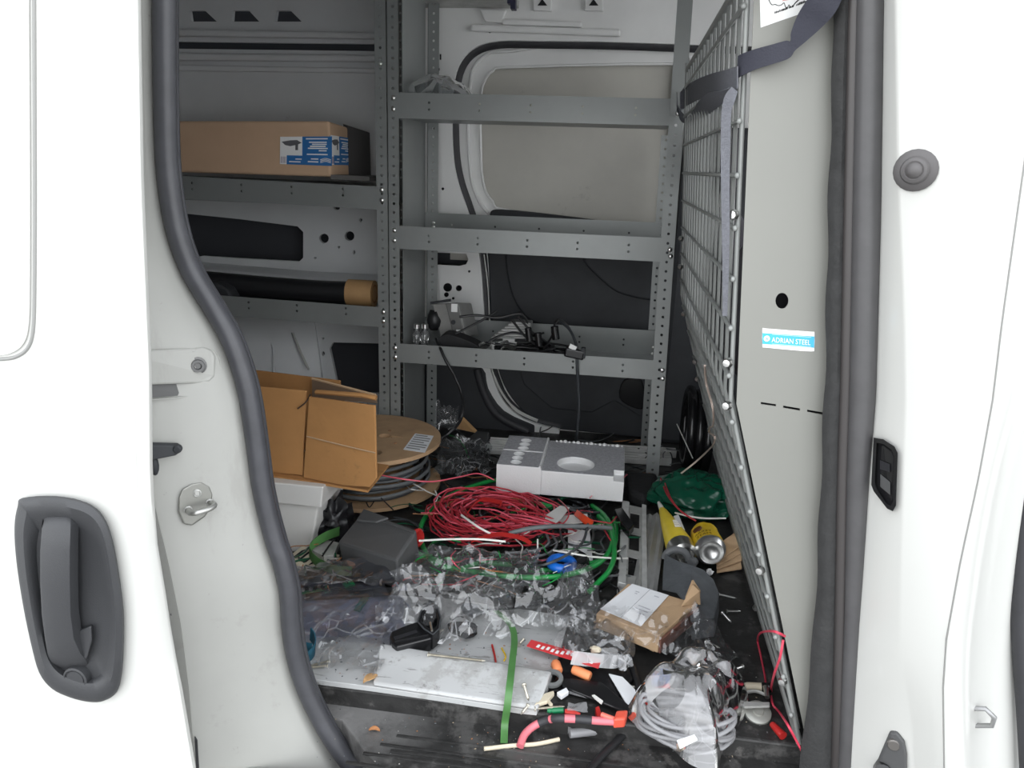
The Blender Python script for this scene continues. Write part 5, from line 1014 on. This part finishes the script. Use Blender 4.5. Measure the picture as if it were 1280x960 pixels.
slab('grey_fold_sheet', 'grey folded sheet inside the green strap loop', 'sheet', [(389, 687), (410, 675), (424, 678), (417, 694), (405, 695)], .035, .012, galv, .001)
b = MB(); P = smooth_path([zp(x, y, z) for x, y, z in [(424, 664, .05), (408, 670, .06), (392, 680, .055), (387, 690, .045), (396, 702, .04), (416, 712, .035), (440, 714, .03)]], 5); b.strip(P, [V(0, .004, .020)]*len(P), .0012); tag(b.build('green_strap', green_strap, smooth=50), 'curled green packing strap at the left, beside the enclosure', 'strap')
GS = thing('vent_strip', 'tan slotted vent strip lying at the foot of the white bin', 'vent strip', tuple(zp(378, 703, 0)))
A, B = zp(352, 702, .02), zp(400, 714, .02); d = B-A; s = V(.015, .075, 0)
b = MB(); b.obox(A-V(0, 0, .006), d, s, V(0, 0, .006)); b.build('strip', beige, GS)
for k in range(5): b = MB(); b.obox(A+d*(.12+.17*k)+s*.15+V(0, 0, .0002), d*.05+s*.1, s*.6, V(0, 0, .001)); b.build('slot', dark_void, GS)
cable('dowel_tube', 'short tan cardboard tube at the foot of the white bin', 'tube', [(360, 698, .024), (378, 708, .024)], .0075, beige, 10)
cable('brown_wire', 'thin brown wire hooked up in front of the white bin', 'wire', [(361, 696, .02), (361, 688, .035), (366, 683, .045), (384, 682, .05), (398, 680, .055)], .0013, rust)
cable('black_lead', 'thin black lead crossing the grey folded sheet', 'wire', [(418, 674, .05), (410, 684, .045), (403, 695, .04)], .002, black_wire)
PC = thing('circuit_board', 'small bright green circuit board by the left door seal', 'circuit board', tuple(zp(392, 736, 0)))
q = [zp(x, y, .028) for x, y in [(373, 743), (408, 737), (410, 731), (374, 737)]]; b = MB(); b.prism(q, (0, 0, -.002)); b.build('board', pcb, PC)
for k in range(6): b = MB(); b.cbox(bil(q, .15+.14*k, .5+.15*math.sin(k*2))+V(0, 0, .003), (.006, .006, .005)); b.build('chip', gloss_black if k % 2 else beige, PC)
slab('green_chip', 'second green board fragment right of the circuit board', 'circuit board', [(428, 729), (440, 725), (444, 731), (432, 735)], .03, .003, pcb)
slab('copper_bit', 'small copper coloured coil near the enclosure', 'coil', [(432, 700), (440, 697), (446, 703), (436, 707)], .04, .012, rust, .003)
b = MB(); P = smooth_path([zp(x, y, z) for x, y, z in [(372, 828, .02), (384, 822, .022), (393, 812, .025), (393, 800, .03), (388, 792, .035)]], 5); b.strip(P, [V(.001, .004, .022)]*len(P), .002); b2 = [zp(x, y, z) for x, y, z in [(370, 800, .03), (380, 808, .03), (390, 810, .03)]]; b.strip(b2, [V(0, .004, .016)]*3, .002); tag(b.build('teal_strap', teal), 'teal blue bent plastic strap by the left seal on the white board', 'strap')
film('bluish_sheet', 'bluish translucent plastic sheet spread over the white board at left', 'plastic sheet', [(366, 800, .02), (505, 800, .03), (505, 735, .035), (368, 733, .03)], 18, 12, .012, 2, film_blue, 9, rag=.05, minz=.014)
film('bluish_sheet', 'folded dark translucent film strip above the bluish sheet', 'plastic film', [(365, 735, .04), (500, 732, .045), (500, 700, .055), (372, 708, .04)], 16, 8, .016, 12, film_blue, 12, rag=.08, minz=.014)
slab('dark_strip', 'dark plastic strip under the bluish film', 'strip', [(380, 728), (480, 728), (486, 741), (382, 746)], .022, .008, dark_box, .002)
slab('green_tag', 'green strip showing under the bluish sheet', 'strip', [(452, 746), (462, 746), (450, 764), (442, 762)], .0155, .002, M('sea_green', (.03, .22, .16), .5))

# ------------------------------------------------------------------ clear films over the middle
film('clear_film', 'crinkled clear plastic film over green and red wires in the middle', 'plastic film', [(494, 752, .03), (700, 752, .03), (668, 696, .06), (506, 690, .06)], 30, 16, .032, 4, film_clear, 15, rag=.08, minz=.016)
film('clear_film', 'clear film bunched left of the black bracket', 'plastic film', [(470, 800, .018), (545, 790, .018), (560, 722, .06), (490, 722, .06)], 20, 18, .04, 6, film_clear, 14, rag=.10, minz=.016)
film('clear_bag', 'clear plastic bag with dark parts inside, right of the black bracket', 'bag', [(545, 815, .016), (640, 800, .016), (650, 738, .04), (552, 745, .04)], 22, 16, .030, 9, film_clear, 15, dome=.035, rag=.08, minz=.016)
film('clear_film', 'clear film lying over the left end of the white board', 'plastic film', [(395, 842, .014), (480, 845, .014), (500, 780, .02), (405, 780, .02)], 18, 12, .022, 14, film_thin, 18, rag=.10, minz=.014)
film('clear_film', 'clear film between the black tube and the small carton', 'plastic film', [(640, 792, .02), (750, 790, .025), (745, 738, .05), (640, 745, .05)], 22, 14, .032, 16, film_clear, 17, rag=.09, minz=.014)
film('clear_bag', 'small clear bag of brown bits at the green cable end', 'bag', [(690, 750, .03), (745, 745, .03), (738, 715, .05), (700, 712, .05)], 14, 10, .02, 18, film_clear, 20, dome=.02, rag=.08, minz=.02)
film('clear_film', 'wrinkled clear film beside the spool', 'plastic film', [(545, 600, .03), (612, 596, .03), (615, 560, .03), (552, 552, .06)], 16, 12, .03, 20, film_grey, 15, rag=.1, minz=.006)
film('clear_bag', 'clear bag leaning against the shelf foot behind the spool', 'bag', [(540, 545, .03), (575, 548, .02), (572, 518, .08), (545, 508, .12)], 12, 10, .03, 22, film_clear, 20, rag=.1, minz=.006)
b = MB(); b.prism([zp(571, 536, .02), zp(594, 541, .02), zp(575, 522, .06)], (.004, .012, .004)); tag(b.build('tan_scrap', card_core), 'torn orange tan cardboard corner behind the clear bag', 'scrap')
slab('dark_pad', 'dark grey foam pad on the floor behind the clear film', 'pad', [(580, 552), (596, 538), (612, 540), (606, 566), (596, 568)], .03, .02, dark_box, .004)
for (x, y, l, seed) in ((585, 772, .03, 1), (574, 790, .02, 2)):
    pass
b = MB(); b.ball(zp(578, 786, .03), .022, (1.3, .8, .6), jit=.5, seed=2); tag(b.build('black_parts', gloss_black, smooth=50), 'black hardware parts inside the clear bag', 'parts')
b = MB(); b.ball(zp(590, 762, .035), .02, (1.2, .8, .6), jit=.5, seed=6); tag(b.build('black_parts', dgrey_wire, smooth=50), 'grey wrapped part at the top of the clear bag', 'parts')

# black moulded bracket
BB = thing('black_bracket', 'black moulded plastic bracket with a hollow horn, on the white board', 'bracket', tuple(zp(520, 782, .013)))
b = MB(); arm = [(487, 795), (489, 789), (510, 780), (524, 776), (530, 786), (540, 792), (540, 797), (496, 808), (490, 803)]
b.prism([zp(x, y, .042) for x, y in arm], (0, 0, -.028)); b.build('arm', gloss_black, BB, bevel=.003)
b = MB(); b.prism([zp(x, y, .043) for x, y in [(492, 796), (520, 787), (522, 790), (494, 800)]], (0, 0, -.001)); b.build('slot', dark_void, BB)
b = MB(); b.tube([zp(493, 802, .043), zp(538, 793, .043)], .0018, 6); b.build('rib', gloss_black, BB)
hn = [(522, 777), (526, 764), (538, 751), (546, 757), (551, 772), (549, 786), (541, 793), (530, 786)]
b = MB(); o_ = [zp(x, y, .05) for x, y in hn]; cc = sum(o_, V(0, 0, 0))/len(o_)
inn = [cc+(p-cc)*.72 for p in o_]; lowr = [V(p.x, p.y, .018) for p in o_]; ind = [cc+(p-cc)*.6-V(0, 0, .026) for p in o_]
b.loft([lowr, o_, inn, ind]); b.build('horn', gloss_black, BB, bevel=.0012)
b = MB(); b.tube([zp(538, 778, .05), zp(540, 789, .05)], .002, 6); b.build('pin', steel, BB)
b = MB(); b.tube(o_+[o_[0]], .0014, 5); b.build('rim', dgrey_wire, BB, smooth=60)
# green strap to the door step
b = MB(); P = smooth_path([zp(x, y, z) for x, y, z in [(617, 761, .036), (630, 772, .036), (640, 784, .038), (643, 800, .040), (641, 822, .046), (637, 858, .044), (634, 884, .02), (631, 905, -.02), (630, 929, -.031)]], 6)
b.strip(P, [V(.0115, .002, 0)]*len(P), .001); tag(b.build('green_strap', green_strap, smooth=50), 'flat green packing strap running over white board onto the door step', 'strap')

# small open carton with paper label under film
SC = thing('small_carton', 'small opened brown carton with a white paper slip and clear film', 'box', tuple(zp(808, 765, 0)))
tA, tB, tC, tD = [zp(x, y, z) for x, y, z in [(785, 729, .075), (871, 754, .075), (824, 795, .065), (745, 767, .06)]]
b = MB(); b.loft([[V(p.x, p.y, .030) for p in (tD, tC, tB, tA)], [tD, tC, tB, tA]]); b.build('carton_top', card_tan, SC, bevel=.002)
b = MB(); b.prism([zp(x, y, .028) for x, y in [(742, 776), (757, 771), (824, 802), (817, 813), (790, 797)]], (0, 0, -.004)); b.build('lower_flap', card_tan, SC, bevel=.001)
b = MB(); b.prism([tB+V(-.03, -.018, .001), tB+V(.004, .0, .0), tB+V(.002, -.004, .028), tB+V(-.012, -.004, .04)], (.002, .004, 0)); b.prism([tB+V(-.02, .02, -.002), tB+V(.004, -.002, -.002), tB+V(.0, 0, .028), tB+V(-.012, .012, .040)], (.003, .002, 0)); b.build('side_flap', card_tan, SC)
b = MB(); e0, e1 = tC+V(.001, -.001, -.006), tB+V(.001, -.001, -.006); b.obox(e0, e1-e0, V(0, 0, -.026), V(.003, -.003, 0)); b.build('end_wall', M('carton_red_edge', (.16, .07, .05), .8), SC, label='dark reddish end wall of the small carton')
sq = [tD.lerp(tA, .12)+V(0, 0, .0015), tD.lerp(tC, .70).lerp(tB, .02)+V(.0, .004, .0015), tA.lerp(tB, .60)+V(.0, -.004, .0015), tA+V(.008, -.004, .0015)]
b = MB(); b.prism(sq, (0, 0, .0006)); ps = b.build('paper_slip', paper, SC)
b = MB(); b.tube([bil(sq, .52, .0)+V(0, 0, .0009), bil(sq, .5, 1)+V(0, 0, .0009)], .0006, 4); b.build('fold', M('fold_grey', (.4, .4, .42), .7), ps)
for (u, v, l) in ((.25, .80, .10), (.28, .74, .06), (.72, .84, .12), (.60, .45, .3), (.58, .36, .32), (.62, .27, .26)): b = MB(); b.prism([bil(sq, u, v)+V(0, 0, .0008), bil(sq, u+l, v)+V(0, 0, .0008), bil(sq, u+l, v+.025)+V(0, 0, .0008), bil(sq, u, v+.025)+V(0, 0, .0008)], (0, 0, .0002)); b.build('print_line', M('slip_print', (.5, .5, .54), .7), ps)
film('clear_film', 'clear film stretched over the small carton front', 'plastic film', [(705, 790, .05), (822, 812, .055), (838, 770, .085), (735, 752, .078)], 24, 10, .016, 26, film_thin, 20, rag=.08, minz=.02)
film('clear_film', 'clear film hanging from the small carton onto the black mat', 'plastic film', [(815, 815, .03), (905, 850, .008), (922, 822, .008), (868, 762, .07)], 22, 16, .026, 28, film_thin, 16, rag=.06, minz=.004)
slab('tan_scrap', 'torn tan cardboard scrap lying on the trailing film', 'scrap', [(862, 824), (876, 827), (890, 833), (896, 843), (884, 842), (866, 836)], .022, .002, card_core)
# label bag with red header and orange plugs
PB = thing('parts_bag', 'clear parts bag with a red printed header and orange plugs', 'bag', tuple(zp(730, 820, .0)))
film('film_sheet', None, None, [(690, 815, .03), (790, 838, .02), (785, 775, .04), (690, 770, .045)], 20, 16, .024, 31, film_clear, 18, rag=.05, parent=PB, minz=.014)
hq = [zp(x, y, .032) for x, y in [(658, 808), (748, 836), (752, 824), (664, 800)]]
b = MB(); b.prism(hq, (0, 0, .0008)); hd = b.build('header_card', M('header_red', (.62, .045, .05), .45), PB, label='red header card printed in white')
rd = random.Random(4)
for k in range(12): b = MB(); u = .12+.068*k; v = .25+rd.uniform(-.1, .2); b.prism([bil(hq, u, v)+V(0, 0, .001), bil(hq, u+.04, v)+V(0, 0, .001), bil(hq, u+.045, v+.4)+V(0, 0, .001), bil(hq, u+.01, v+.4)+V(0, 0, .001)], (0, 0, .0003)); b.build('print_mark', white_print, hd)
b = MB(); P = smooth_path([zp(x, y, z) for x, y, z in [(715, 822, .04), (750, 826, .035), (775, 826, .03), (786, 812, .03), (784, 795, .035), (770, 782, .04)]], 5); b.strip(P, [V(.004, .014, .018)]*len(P), .0012); b.build('curled_edge', film_milky, PB, smooth=60)
for (p0, p1, r_, lab) in (((694, 828), (698, 840), .0085, 'short upright orange foam plug beside the steel ring'), ((716, 836), (738, 846), .0085, 'long orange foam plug under the parts bag')):
    A, B = zp(*p0, .018), zp(*p1, .016); b = MB(); b.lathe([(r_*.8, 0), (r_, .003), (r_, (B-A).length-.003), (r_*.8, (B-A).length)], A, B-A, 14); tag(b.build('orange_plug', orange, smooth=40), lab, 'plug')
slab('dark_case', 'dark glossy tray under the parts bag', 'tray', [(700, 822), (780, 812), (795, 845), (770, 875), (690, 862)], .008, .007, gloss_black, .002)
b = MB(); b.lathe([(.019, 0), (.0195, .003), (.019, .006), (.012, .006), (.0115, .003), (.012, 0), (.019, 0)], zp(690, 850, .013), V(-.05, -.15, 1), 24, cap=False); tag(b.build('steel_ring', M('ring_steel', (.30, .31, .31), .4, .5), smooth=40), 'flat dark steel ring washer at the white board corner', 'ring')
slab('white_card', 'white card scrap cut at an angle on the black mat', 'card', [(761, 842), (778, 846), (794, 862), (796, 880), (787, 886)], .014, .002, paper)
b = MB(); b.ball(zp(744, 812, .04), .009, (1.1, .8, .8), 8, 6, jit=.5, seed=9); tag(b.build('cream_lump', beige), 'cream crumbly lump lying on the parts bag', 'scrap')
slab('blade', 'matt black handle strip on the dark tray', 'handle', [(700, 846), (752, 852), (790, 884), (784, 890), (740, 872), (704, 858)], .016, .006, gloss_black, .002)
slab('grey_film_scrap', 'grey translucent plastic scrap below the steel ring', 'scrap', [(706, 857), (740, 864), (745, 869), (735, 872), (704, 864)], .012, .002, film_milky)
slab('white_block', 'small white cardboard block beside the steel ring', 'scrap', [(696, 865), (708, 859), (711, 864), (702, 870)], .018, .008, paper, .001)
slab('wood_chip', 'pointed beige wood chip at the white board corner', 'wood chip', [(668, 881), (676, 868), (692, 863), (693, 866), (684, 876)], .02, .007, beige, .001)
slab('wood_chip', 'tiny beige wood splinter below the wood chip', 'wood chip', [(684, 876), (687, 875), (691, 880), (688, 881)], .018, .004, beige)
slab('white_block', 'thin white plastic rod end on the black handle', 'scrap', [(740, 869), (743, 868), (754, 876), (752, 879)], .018, .003, white_plastic)
# screws, nails and bolts
def make_screw(L=.036, r=.0018, head=.004):
    b = MB(); prof = [(head, 0), (head, .0012), (r*1.2, .0028)]
    k = 0; h = .004
    while h < L-.005: prof += [(r*1.25, h), (r*.85, h+.0009)]; h += .0018
    prof += [(r*.9, L-.005), (.0003, L)]
    b.lathe(prof, (0, 0, 0), (1, 0, 0), 8); return b
scr_mat = M('screw_zinc', (.50, .47, .40), .38, .85, var=.2, vs=60)
scr0 = None
def put_screw(x, y, x2, y2, z, lab, bright=False, L=None):
    global scr0
    A, B = zp(x, y, z), zp(x2, y2, z); d = B-A
    b = make_screw(d.length, .0019, .0042)
    o = b.build('screw', steel if bright else scr_mat, smooth=40, loc=(0, 0, 0)); o.location = A; o.rotation_euler = (0, 0, math.atan2(d.y, d.x))
    tag(o, lab, 'screw', 'loose screws and bolts')
for (x, y, x2, y2, z, lab, br) in [
    (412, 826, 388, 832, .017, 'upper zinc screw by the teal strap', 0), (410, 832, 378, 835, .018, 'lower zinc screw by the teal strap', 0),
    (528, 812, 514, 805, .018, 'short screw in front of the black bracket', 0), (535, 818, 607, 826, .036, 'long screw lying along the board ridge', 0),
    (660, 882, 651, 893, .016, 'screw standing out over the board corner', 0), (655, 856, 661, 876, .030, 'screw at the right end of the board ridge', 0),
    (668, 886, 706, 883, .014, 'long pale screw below the wood chip', 0), (908, 764, 926, 764, .006, 'bright bolt lying level right of the rubber offcut', 1),
    (903, 766, 914, 778, .006, 'bright bolt slanting below the level bolt', 1), (898, 743, 921, 748, .012, 'bright bolt beside the rubber offcut tip', 1),
    (882, 802, 900, 810, .014, 'bright bolt lying on the trailing film', 1), (929, 833, 915, 838, .012, 'bright bolt at the end of the trailing film', 1),
    (860, 862, 782, 858, .008, 'thin steel rod across the mat behind the blue connector', 1), (548, 790, 556, 786, .03, 'small screw in the clear bag', 0),
    (648, 806, 656, 797, .018, 'short grey pin beside the green strap', 0)]: put_screw(x, y, x2, y2, z, lab, br)
# coloured bits on the white board
cable('red_pick', 'thin red pick with a black tip on the white board', 'pick', [(615, 806, .016), (618, 818, .016), (620, 830, .016)], .0020, red_plastic)
cable('yellow_wire', 'tiny yellow wire clipping on the white board', 'wire', [(627, 810, .015), (632, 820, .016), (630, 826, .015)], .0015, yellow)
def leaf(name, lab, x, y, z, ang, l, mat, w=.42):
    o = zp(x, y, z); b = MB(); n = 8; vs = []; fs = []
    for i in range(n+1):
        t = i/n; ww = math.sin(PI*t)**.8*l*w*.5
        for s in (-1, 0, 1): vs.append(o+V(math.cos(ang)*(t-.5)*l-math.sin(ang)*ww*s, math.sin(ang)*(t-.5)*l+math.cos(ang)*ww*s, .004*abs(s)+.003*math.sin(PI*t)))
    for i in range(n):
        for s in (0, 1): a = i*3+s; fs.append((a, a+1, a+4, a+3))
    b.add(vs, fs); tag(b.build(name, mat, smooth=60, solid=.0006), lab, 'leaf')
leaf('dry_leaf', 'dry tan leaf at the left end of the board ridge', 463, 850, .018, .9, .028, card_core, .6)
leaf('dry_leaf', 'small dry leaf on the dusty door step at left', 468, 914, ZS+.002, .1, .018, M('leaf_orange', (.45, .20, .08), .7), .5)
# items on the door step
TK = cable('wood_stick', 'long cream wooden stick on the door step', 'stick', [(605, 936, ZS+.004), (640, 932, ZS+.004), (670, 930, ZS+.004), (699, 924, ZS+.004)], .0036, beige, 6)
rose_cable = M('rose_cable', (.66, .17, .20), .4)
PCB = thing('pink_cable', 'pink battery cable with black tape bands and a coral connector', 'cable', tuple(zp(700, 905, ZS)))
path = smooth_path([zp(x, y, z) for x, y, z in [(650, 933, ZS+.008), (656, 918, ZS+.014), (668, 907, ZS+.02), (684, 900, -.004), (700, 898, .008), (725, 899, .009), (748, 901, .009), (768, 902, .009)]], 8)
N = len(path); cutsx = [(0, .34, rose_cable, .0062), (.34, .47, black_rubber, .0068), (.47, .51, rose_cable, .0062), (.51, .62, black_rubber, .0066), (.62, .69, rose_cable, .0064), (.69, .81, black_rubber, .0066), (.81, 1, rose_cable, .0062)]
for a, c_, m_, r_ in cutsx:
    seg_ = path[int(a*(N-1)):int(c_*(N-1))+1]; b = MB(); b.tube(seg_, r_, 10); b.build('tape_band' if m_ is black_rubber else 'cable_length', m_, PCB, smooth=60)
b = MB(); b.obox(zp(766, 911, .001), zp(781, 910, .001)-zp(766, 911, .001), V(.004, .022, 0), V(0, 0, .018)); b.build('connector_housing', coral, PCB, bevel=.003)
b = MB(); b.tube(smooth_path([zp(752, 893, .016), zp(760, 896, .016), zp(768, 899, .012)], 4), .004, 8); b.build('second_lead', M('coral_lead', (.70, .16, .12), .4), PCB, smooth=60)
slab('red_fuse', 'small red plastic blade fuse above the pink cable', 'fuse', [(744, 884), (749, 882), (753, 896), (747, 898)], .012, .012, red_plastic, .001)
b = MB(); A, B = zp(684, 888, .010), zp(704, 888, .010); b.lathe([(.003, 0), (.0045, .004), (.0035, .007), (.005, .01), (.005, (B-A).length)], A, B-A, 10); GD = tag(b.build('green_anchor', M('anchor_green', (.005, .16, .06), .4), smooth=40), 'dark green wall anchor above the pink cable', 'wall anchor')
slab('red_anchor', 'flat red plastic anchor next to the green anchor', 'wall anchor', [(706, 886), (712, 885), (726, 891), (724, 893), (706, 890)], .012, .006, M('anchor_red', (.62, .06, .05), .45), .001)
film('clear_sleeve', 'clear plastic sleeve scrap beside the red anchor', 'plastic film', [(710, 890, .01), (734, 892, .01), (734, 881, .014), (710, 880, .014)], 8, 5, .005, 40, film_milky, 30)
for i, (p0, p1, lab) in enumerate((((712, 917), (757, 912), 'lower clear plastic tube under the pink cable'), ((709, 911), (737, 907), 'upper clear plastic tube under the pink cable'))):
    A, B = zp(*p0, ZS+.009), zp(*p1, ZS+.009); b = MB(); b.tube([A, A.lerp(B, .5), B], .0075, 12); tag(b.build('clear_tube', tubing, smooth=60), lab, 'tube')
b = MB(); c0 = zp(825, 852, .015)
b.cbox(c0, (.022, .02, .022), .4); b.cbox(c0+V(.008, .01, .006), (.014, .02, .016), .2); tag(b.build('blue_connector', M('conn_blue', (.01, .12, .50), .35), bevel=.002), 'small blue plastic connector at the edge of the tubing bag', 'connector')
b = MB(); b.tube([zp(820, 862, .008), zp(836, 857, .012)], .0055, 8); tag(b.build('red_connector', M('conn_red', (.70, .03, .05), .35), smooth=50), 'red wire terminal under the blue connector', 'connector')
# bag of clear tubing
TU = thing('tubing_coil', 'coil of clear grey tubing inside the big clear bag', 'tubing', tuple(zp(858, 905, 0)))
cc = zp(857, 905, .02)
for k in range(10):
    b = MB(); R = .072-.006*(k % 4); P = [V(cc.x+R*1.05*math.cos(a)+.004*math.sin(k*3+a), cc.y+.62*R*math.sin(a)+.006*math.cos(k*2), max(.006, .008+.004*k+.006*math.sin(a*2+k))) for a in [2*PI*i/36 for i in range(36)]]
    b.tube(P, .0034, 8, closed=True); b.build('turn', tubing, TU, smooth=60)
slab('white_insert', 'white paper insert in the bag of tubing', 'card', [(846, 925), (868, 918), (872, 924), (850, 935)], .05, .002, paper)
slab('grey_fitting', 'dark grey fitting in the middle of the tubing coil', 'fitting', [(832, 897), (850, 893), (858, 899), (848, 906), (834, 904)], .03, .012, grey_wire, .004)
def bag_dome(name, lab, outline, z0, h, seed, mat):
    O = [zp(x, y, z0) for x, y in outline]; O = smooth_path(O, 4, True); c0 = sum(O, V(0, 0, 0))/len(O); rings = []
    for j in range(9):
        t = j/8; ring = []
        for p in O:
            q = c0+(p-c0)*(1-t*.98); n1 = 1-2*abs(noise.noise(V(q.x*16, q.y*16, seed))); n2 = 1-2*abs(noise.noise(V(q.x*40, q.y*40, seed+2)))
            ring.append(V(q.x+.006*noise.noise(V(q.x*30, q.y*30, 9)), q.y, max(q.z+.001, q.z+h*math.sin(PI/2*min(1, t*1.5+.02))+.016*max(0, n1)*(t > 0)+.008*n2*(t > 0))))
        rings.append(ring)
    b = MB(); b.loft(rings, cap=False); return tag(b.build(name, mat, smooth=75, sub=1), lab, 'bag')
bag_dome('clear_bag', 'big milky clear bag holding coiled tubing at the front right of the step', [(781, 893), (800, 878), (826, 866), (842, 848), (868, 838), (892, 848), (902, 868), (930, 880), (936, 886), (922, 910), (903, 940), (893, 966), (864, 958), (838, 936), (810, 920)], .002, .085, 5, film_milky)
# roller bracket, spark plug, caps and red wire at the partition foot
RB = thing('roller_bracket', 'grey metal bracket with a round roller by the mesh foot', 'bracket', tuple(zp(945, 888, 0)))
b = MB(); b.lathe([(.021, 0), (.021, .007), (.017, .009), (.009, .009), (.008, .012), (.002, .012)], zp(947, 893, 0+.003), V(-.05, -.35, 1), 22); b.build('roller', M('roller_grey', (.36, .36, .33), .45, .5), RB, smooth=40)
b = MB(); b.prism([zp(x, y, 0+.02) for x, y in [(928, 879), (962, 880), (962, 885), (930, 886)]], (0, 0, .004)); b.build('plate', galv, RB, bevel=.001)
b = MB(); b.tube(smooth_path([zp(x, y, z) for x, y, z in [(921, 872, .0), (930, 866, .006), (945, 864, .008), (960, 870, .006)]], 5), .003, 6); b.build('lever', galv, RB, smooth=50)
SPK = thing('capped_plug', 'small capped plug with a cream body standing by the mesh foot', 'plug', tuple(zp(953, 866, -.0)))
A, B = zp(930, 858, .006), zp(953, 859, .006); b = MB(); b.lathe([(.006, 0), (.0075, .006), (.0075, (B-A).length)], A, B-A, 12); b.build('body', beige, SPK, smooth=40)
b = MB(); b.lathe([(.008, 0), (.0085, .004), (.008, .014)], B, V(.6, -.2, .2), 12); b.build('cap', gloss_black, SPK, smooth=40)
b = MB(); b.tube([zp(957, 858, .018), zp(959, 872, .012)], .0042, 8); b.build('terminal', steel, SPK, smooth=50)
slab('cream_chip', 'pointed cream splinter left of the capped plug', 'scrap', [(924, 855), (928, 862), (931, 864), (926, 865)], .008, .003, beige)
b = MB(); A, B = zp(965, 905, .008), zp(979, 920, .008); b.lathe([(.0045, 0), (.0055, .003), (.007, (B-A).length)], A, B-A, 10); tag(b.build('red_wire_nut', red_plastic, smooth=40), 'red wire nut cap at the foot of the mesh', 'wire nut')
for pts, lab in (([(981, 795), (966, 789), (951, 791), (947, 800), (951, 820), (956, 845), (958, 862)], 'red wire hooked over the lower mesh, left strand'), ([(979, 800), (975, 822), (968, 842), (964, 862), (966, 880), (974, 890), (984, 905), (995, 925), (1004, 942)], 'red wire hanging down the lower mesh, right strand')):
    b = MB(); b.tube(smooth_path([mesh_pt(x, y, .016) for x, y in pts], 6), .0019, 6); tag(b.build('red_wire', M('wire_crimson', (.60, .05, .09), .4), smooth=60), lab, 'wire')
b = MB(); b.ball(zp(887, 715, .02), .008, (1, .8, .9), 7, 5, jit=.5, seed=3); tag(b.build('white_crumb', foam), 'white foam crumb in front of the can', 'scrap')
slab('white_card', 'white card between the yellow tube and the can', 'card', [(842, 645), (848, 643), (856, 662), (853, 666)], .05, .002, paper)
# boots or black hardware in the dark corner behind the shelf end
BH = thing('black_hose_coil', 'glossy black coiled hose in the dark corner by the far mesh end', 'hose', (.26, 2.2, 0))
for k in range(3):
    b = MB(); b.tube([V(.235+.004*k, 2.2+.11*math.cos(a), .13+.11*math.sin(a))+V(.02*k, 0, -.01*k) for a in [2*PI*i/30 for i in range(30)]], .014, 8, closed=True); b.build('turn', gloss_black, BH, smooth=60)
b = MB(); b.tube([at_y(846, 530, 2.05), at_y(866, 573, 2.0)], .0016, 5); tag(b.build('steel_rod', steel), 'thin bright rod leaning against the black hose', 'rod')
cable('cable_lead', 'pale frayed wire on the floor under the far door', 'wire', [(698, 530, .006), (706, 527, .012), (716, 530, .008), (735, 532, .006), (750, 534, .006)], .0022, grey_wire)
cable('copper_strand', 'thin copper wire at the right shelf foot', 'wire', [(786, 553, .008), (798, 552, .010), (806, 551, .008)], .0014, rust)
# crumbs and dust scattered on the mat
rd = random.Random(77); b = MB(); mm = [M('crumb_tan', (.30, .25, .18), .8), rust, M('crumb_grey', (.35, .34, .32), .8), grey_wire, dgrey_wire]
for k in range(300):
    b.cur = rd.randrange(5)
    if k < 200: x, y = rd.uniform(540, 985), rd.uniform(790, 960)
    elif k < 300: x, y = rd.uniform(380, 700), rd.uniform(880, 960)
    else: x, y = rd.uniform(860, 960), rd.uniform(690, 860)
    z = .0005; p = zp(x, y, z)
    if p.y < 1.05: p = zp(x, y, ZS+.0005)
    if p.y > 1.05 and x < 690: continue
    if p.x > .3: continue
    s = rd.uniform(.0005, .0015); b.cbox(p+V(0, 0, s*.3), (s*rd.uniform(1, 2.4), s, s*.6), rd.uniform(0, 3))
tag(b.build('floor_crumbs', mm), 'wood crumbs, rust flakes and grit scattered over the black mat', 'debris', None, 'stuff')
rd = random.Random(78); b = MB(); mm = [dgrey_wire, rust, grey_wire]
for k in range(120):
    b.cur = rd.randrange(3); p = zp(rd.uniform(400, 690), rd.uniform(790, 850), .0125); s = rd.uniform(.0006, .0016); b.cbox(p+V(0, 0, s*.3), (s*rd.uniform(1, 3), s, s*.6), rd.uniform(0, 3))
tag(b.build('board_grit', mm), 'dark grit and filings on the white board', 'debris', None, 'stuff')
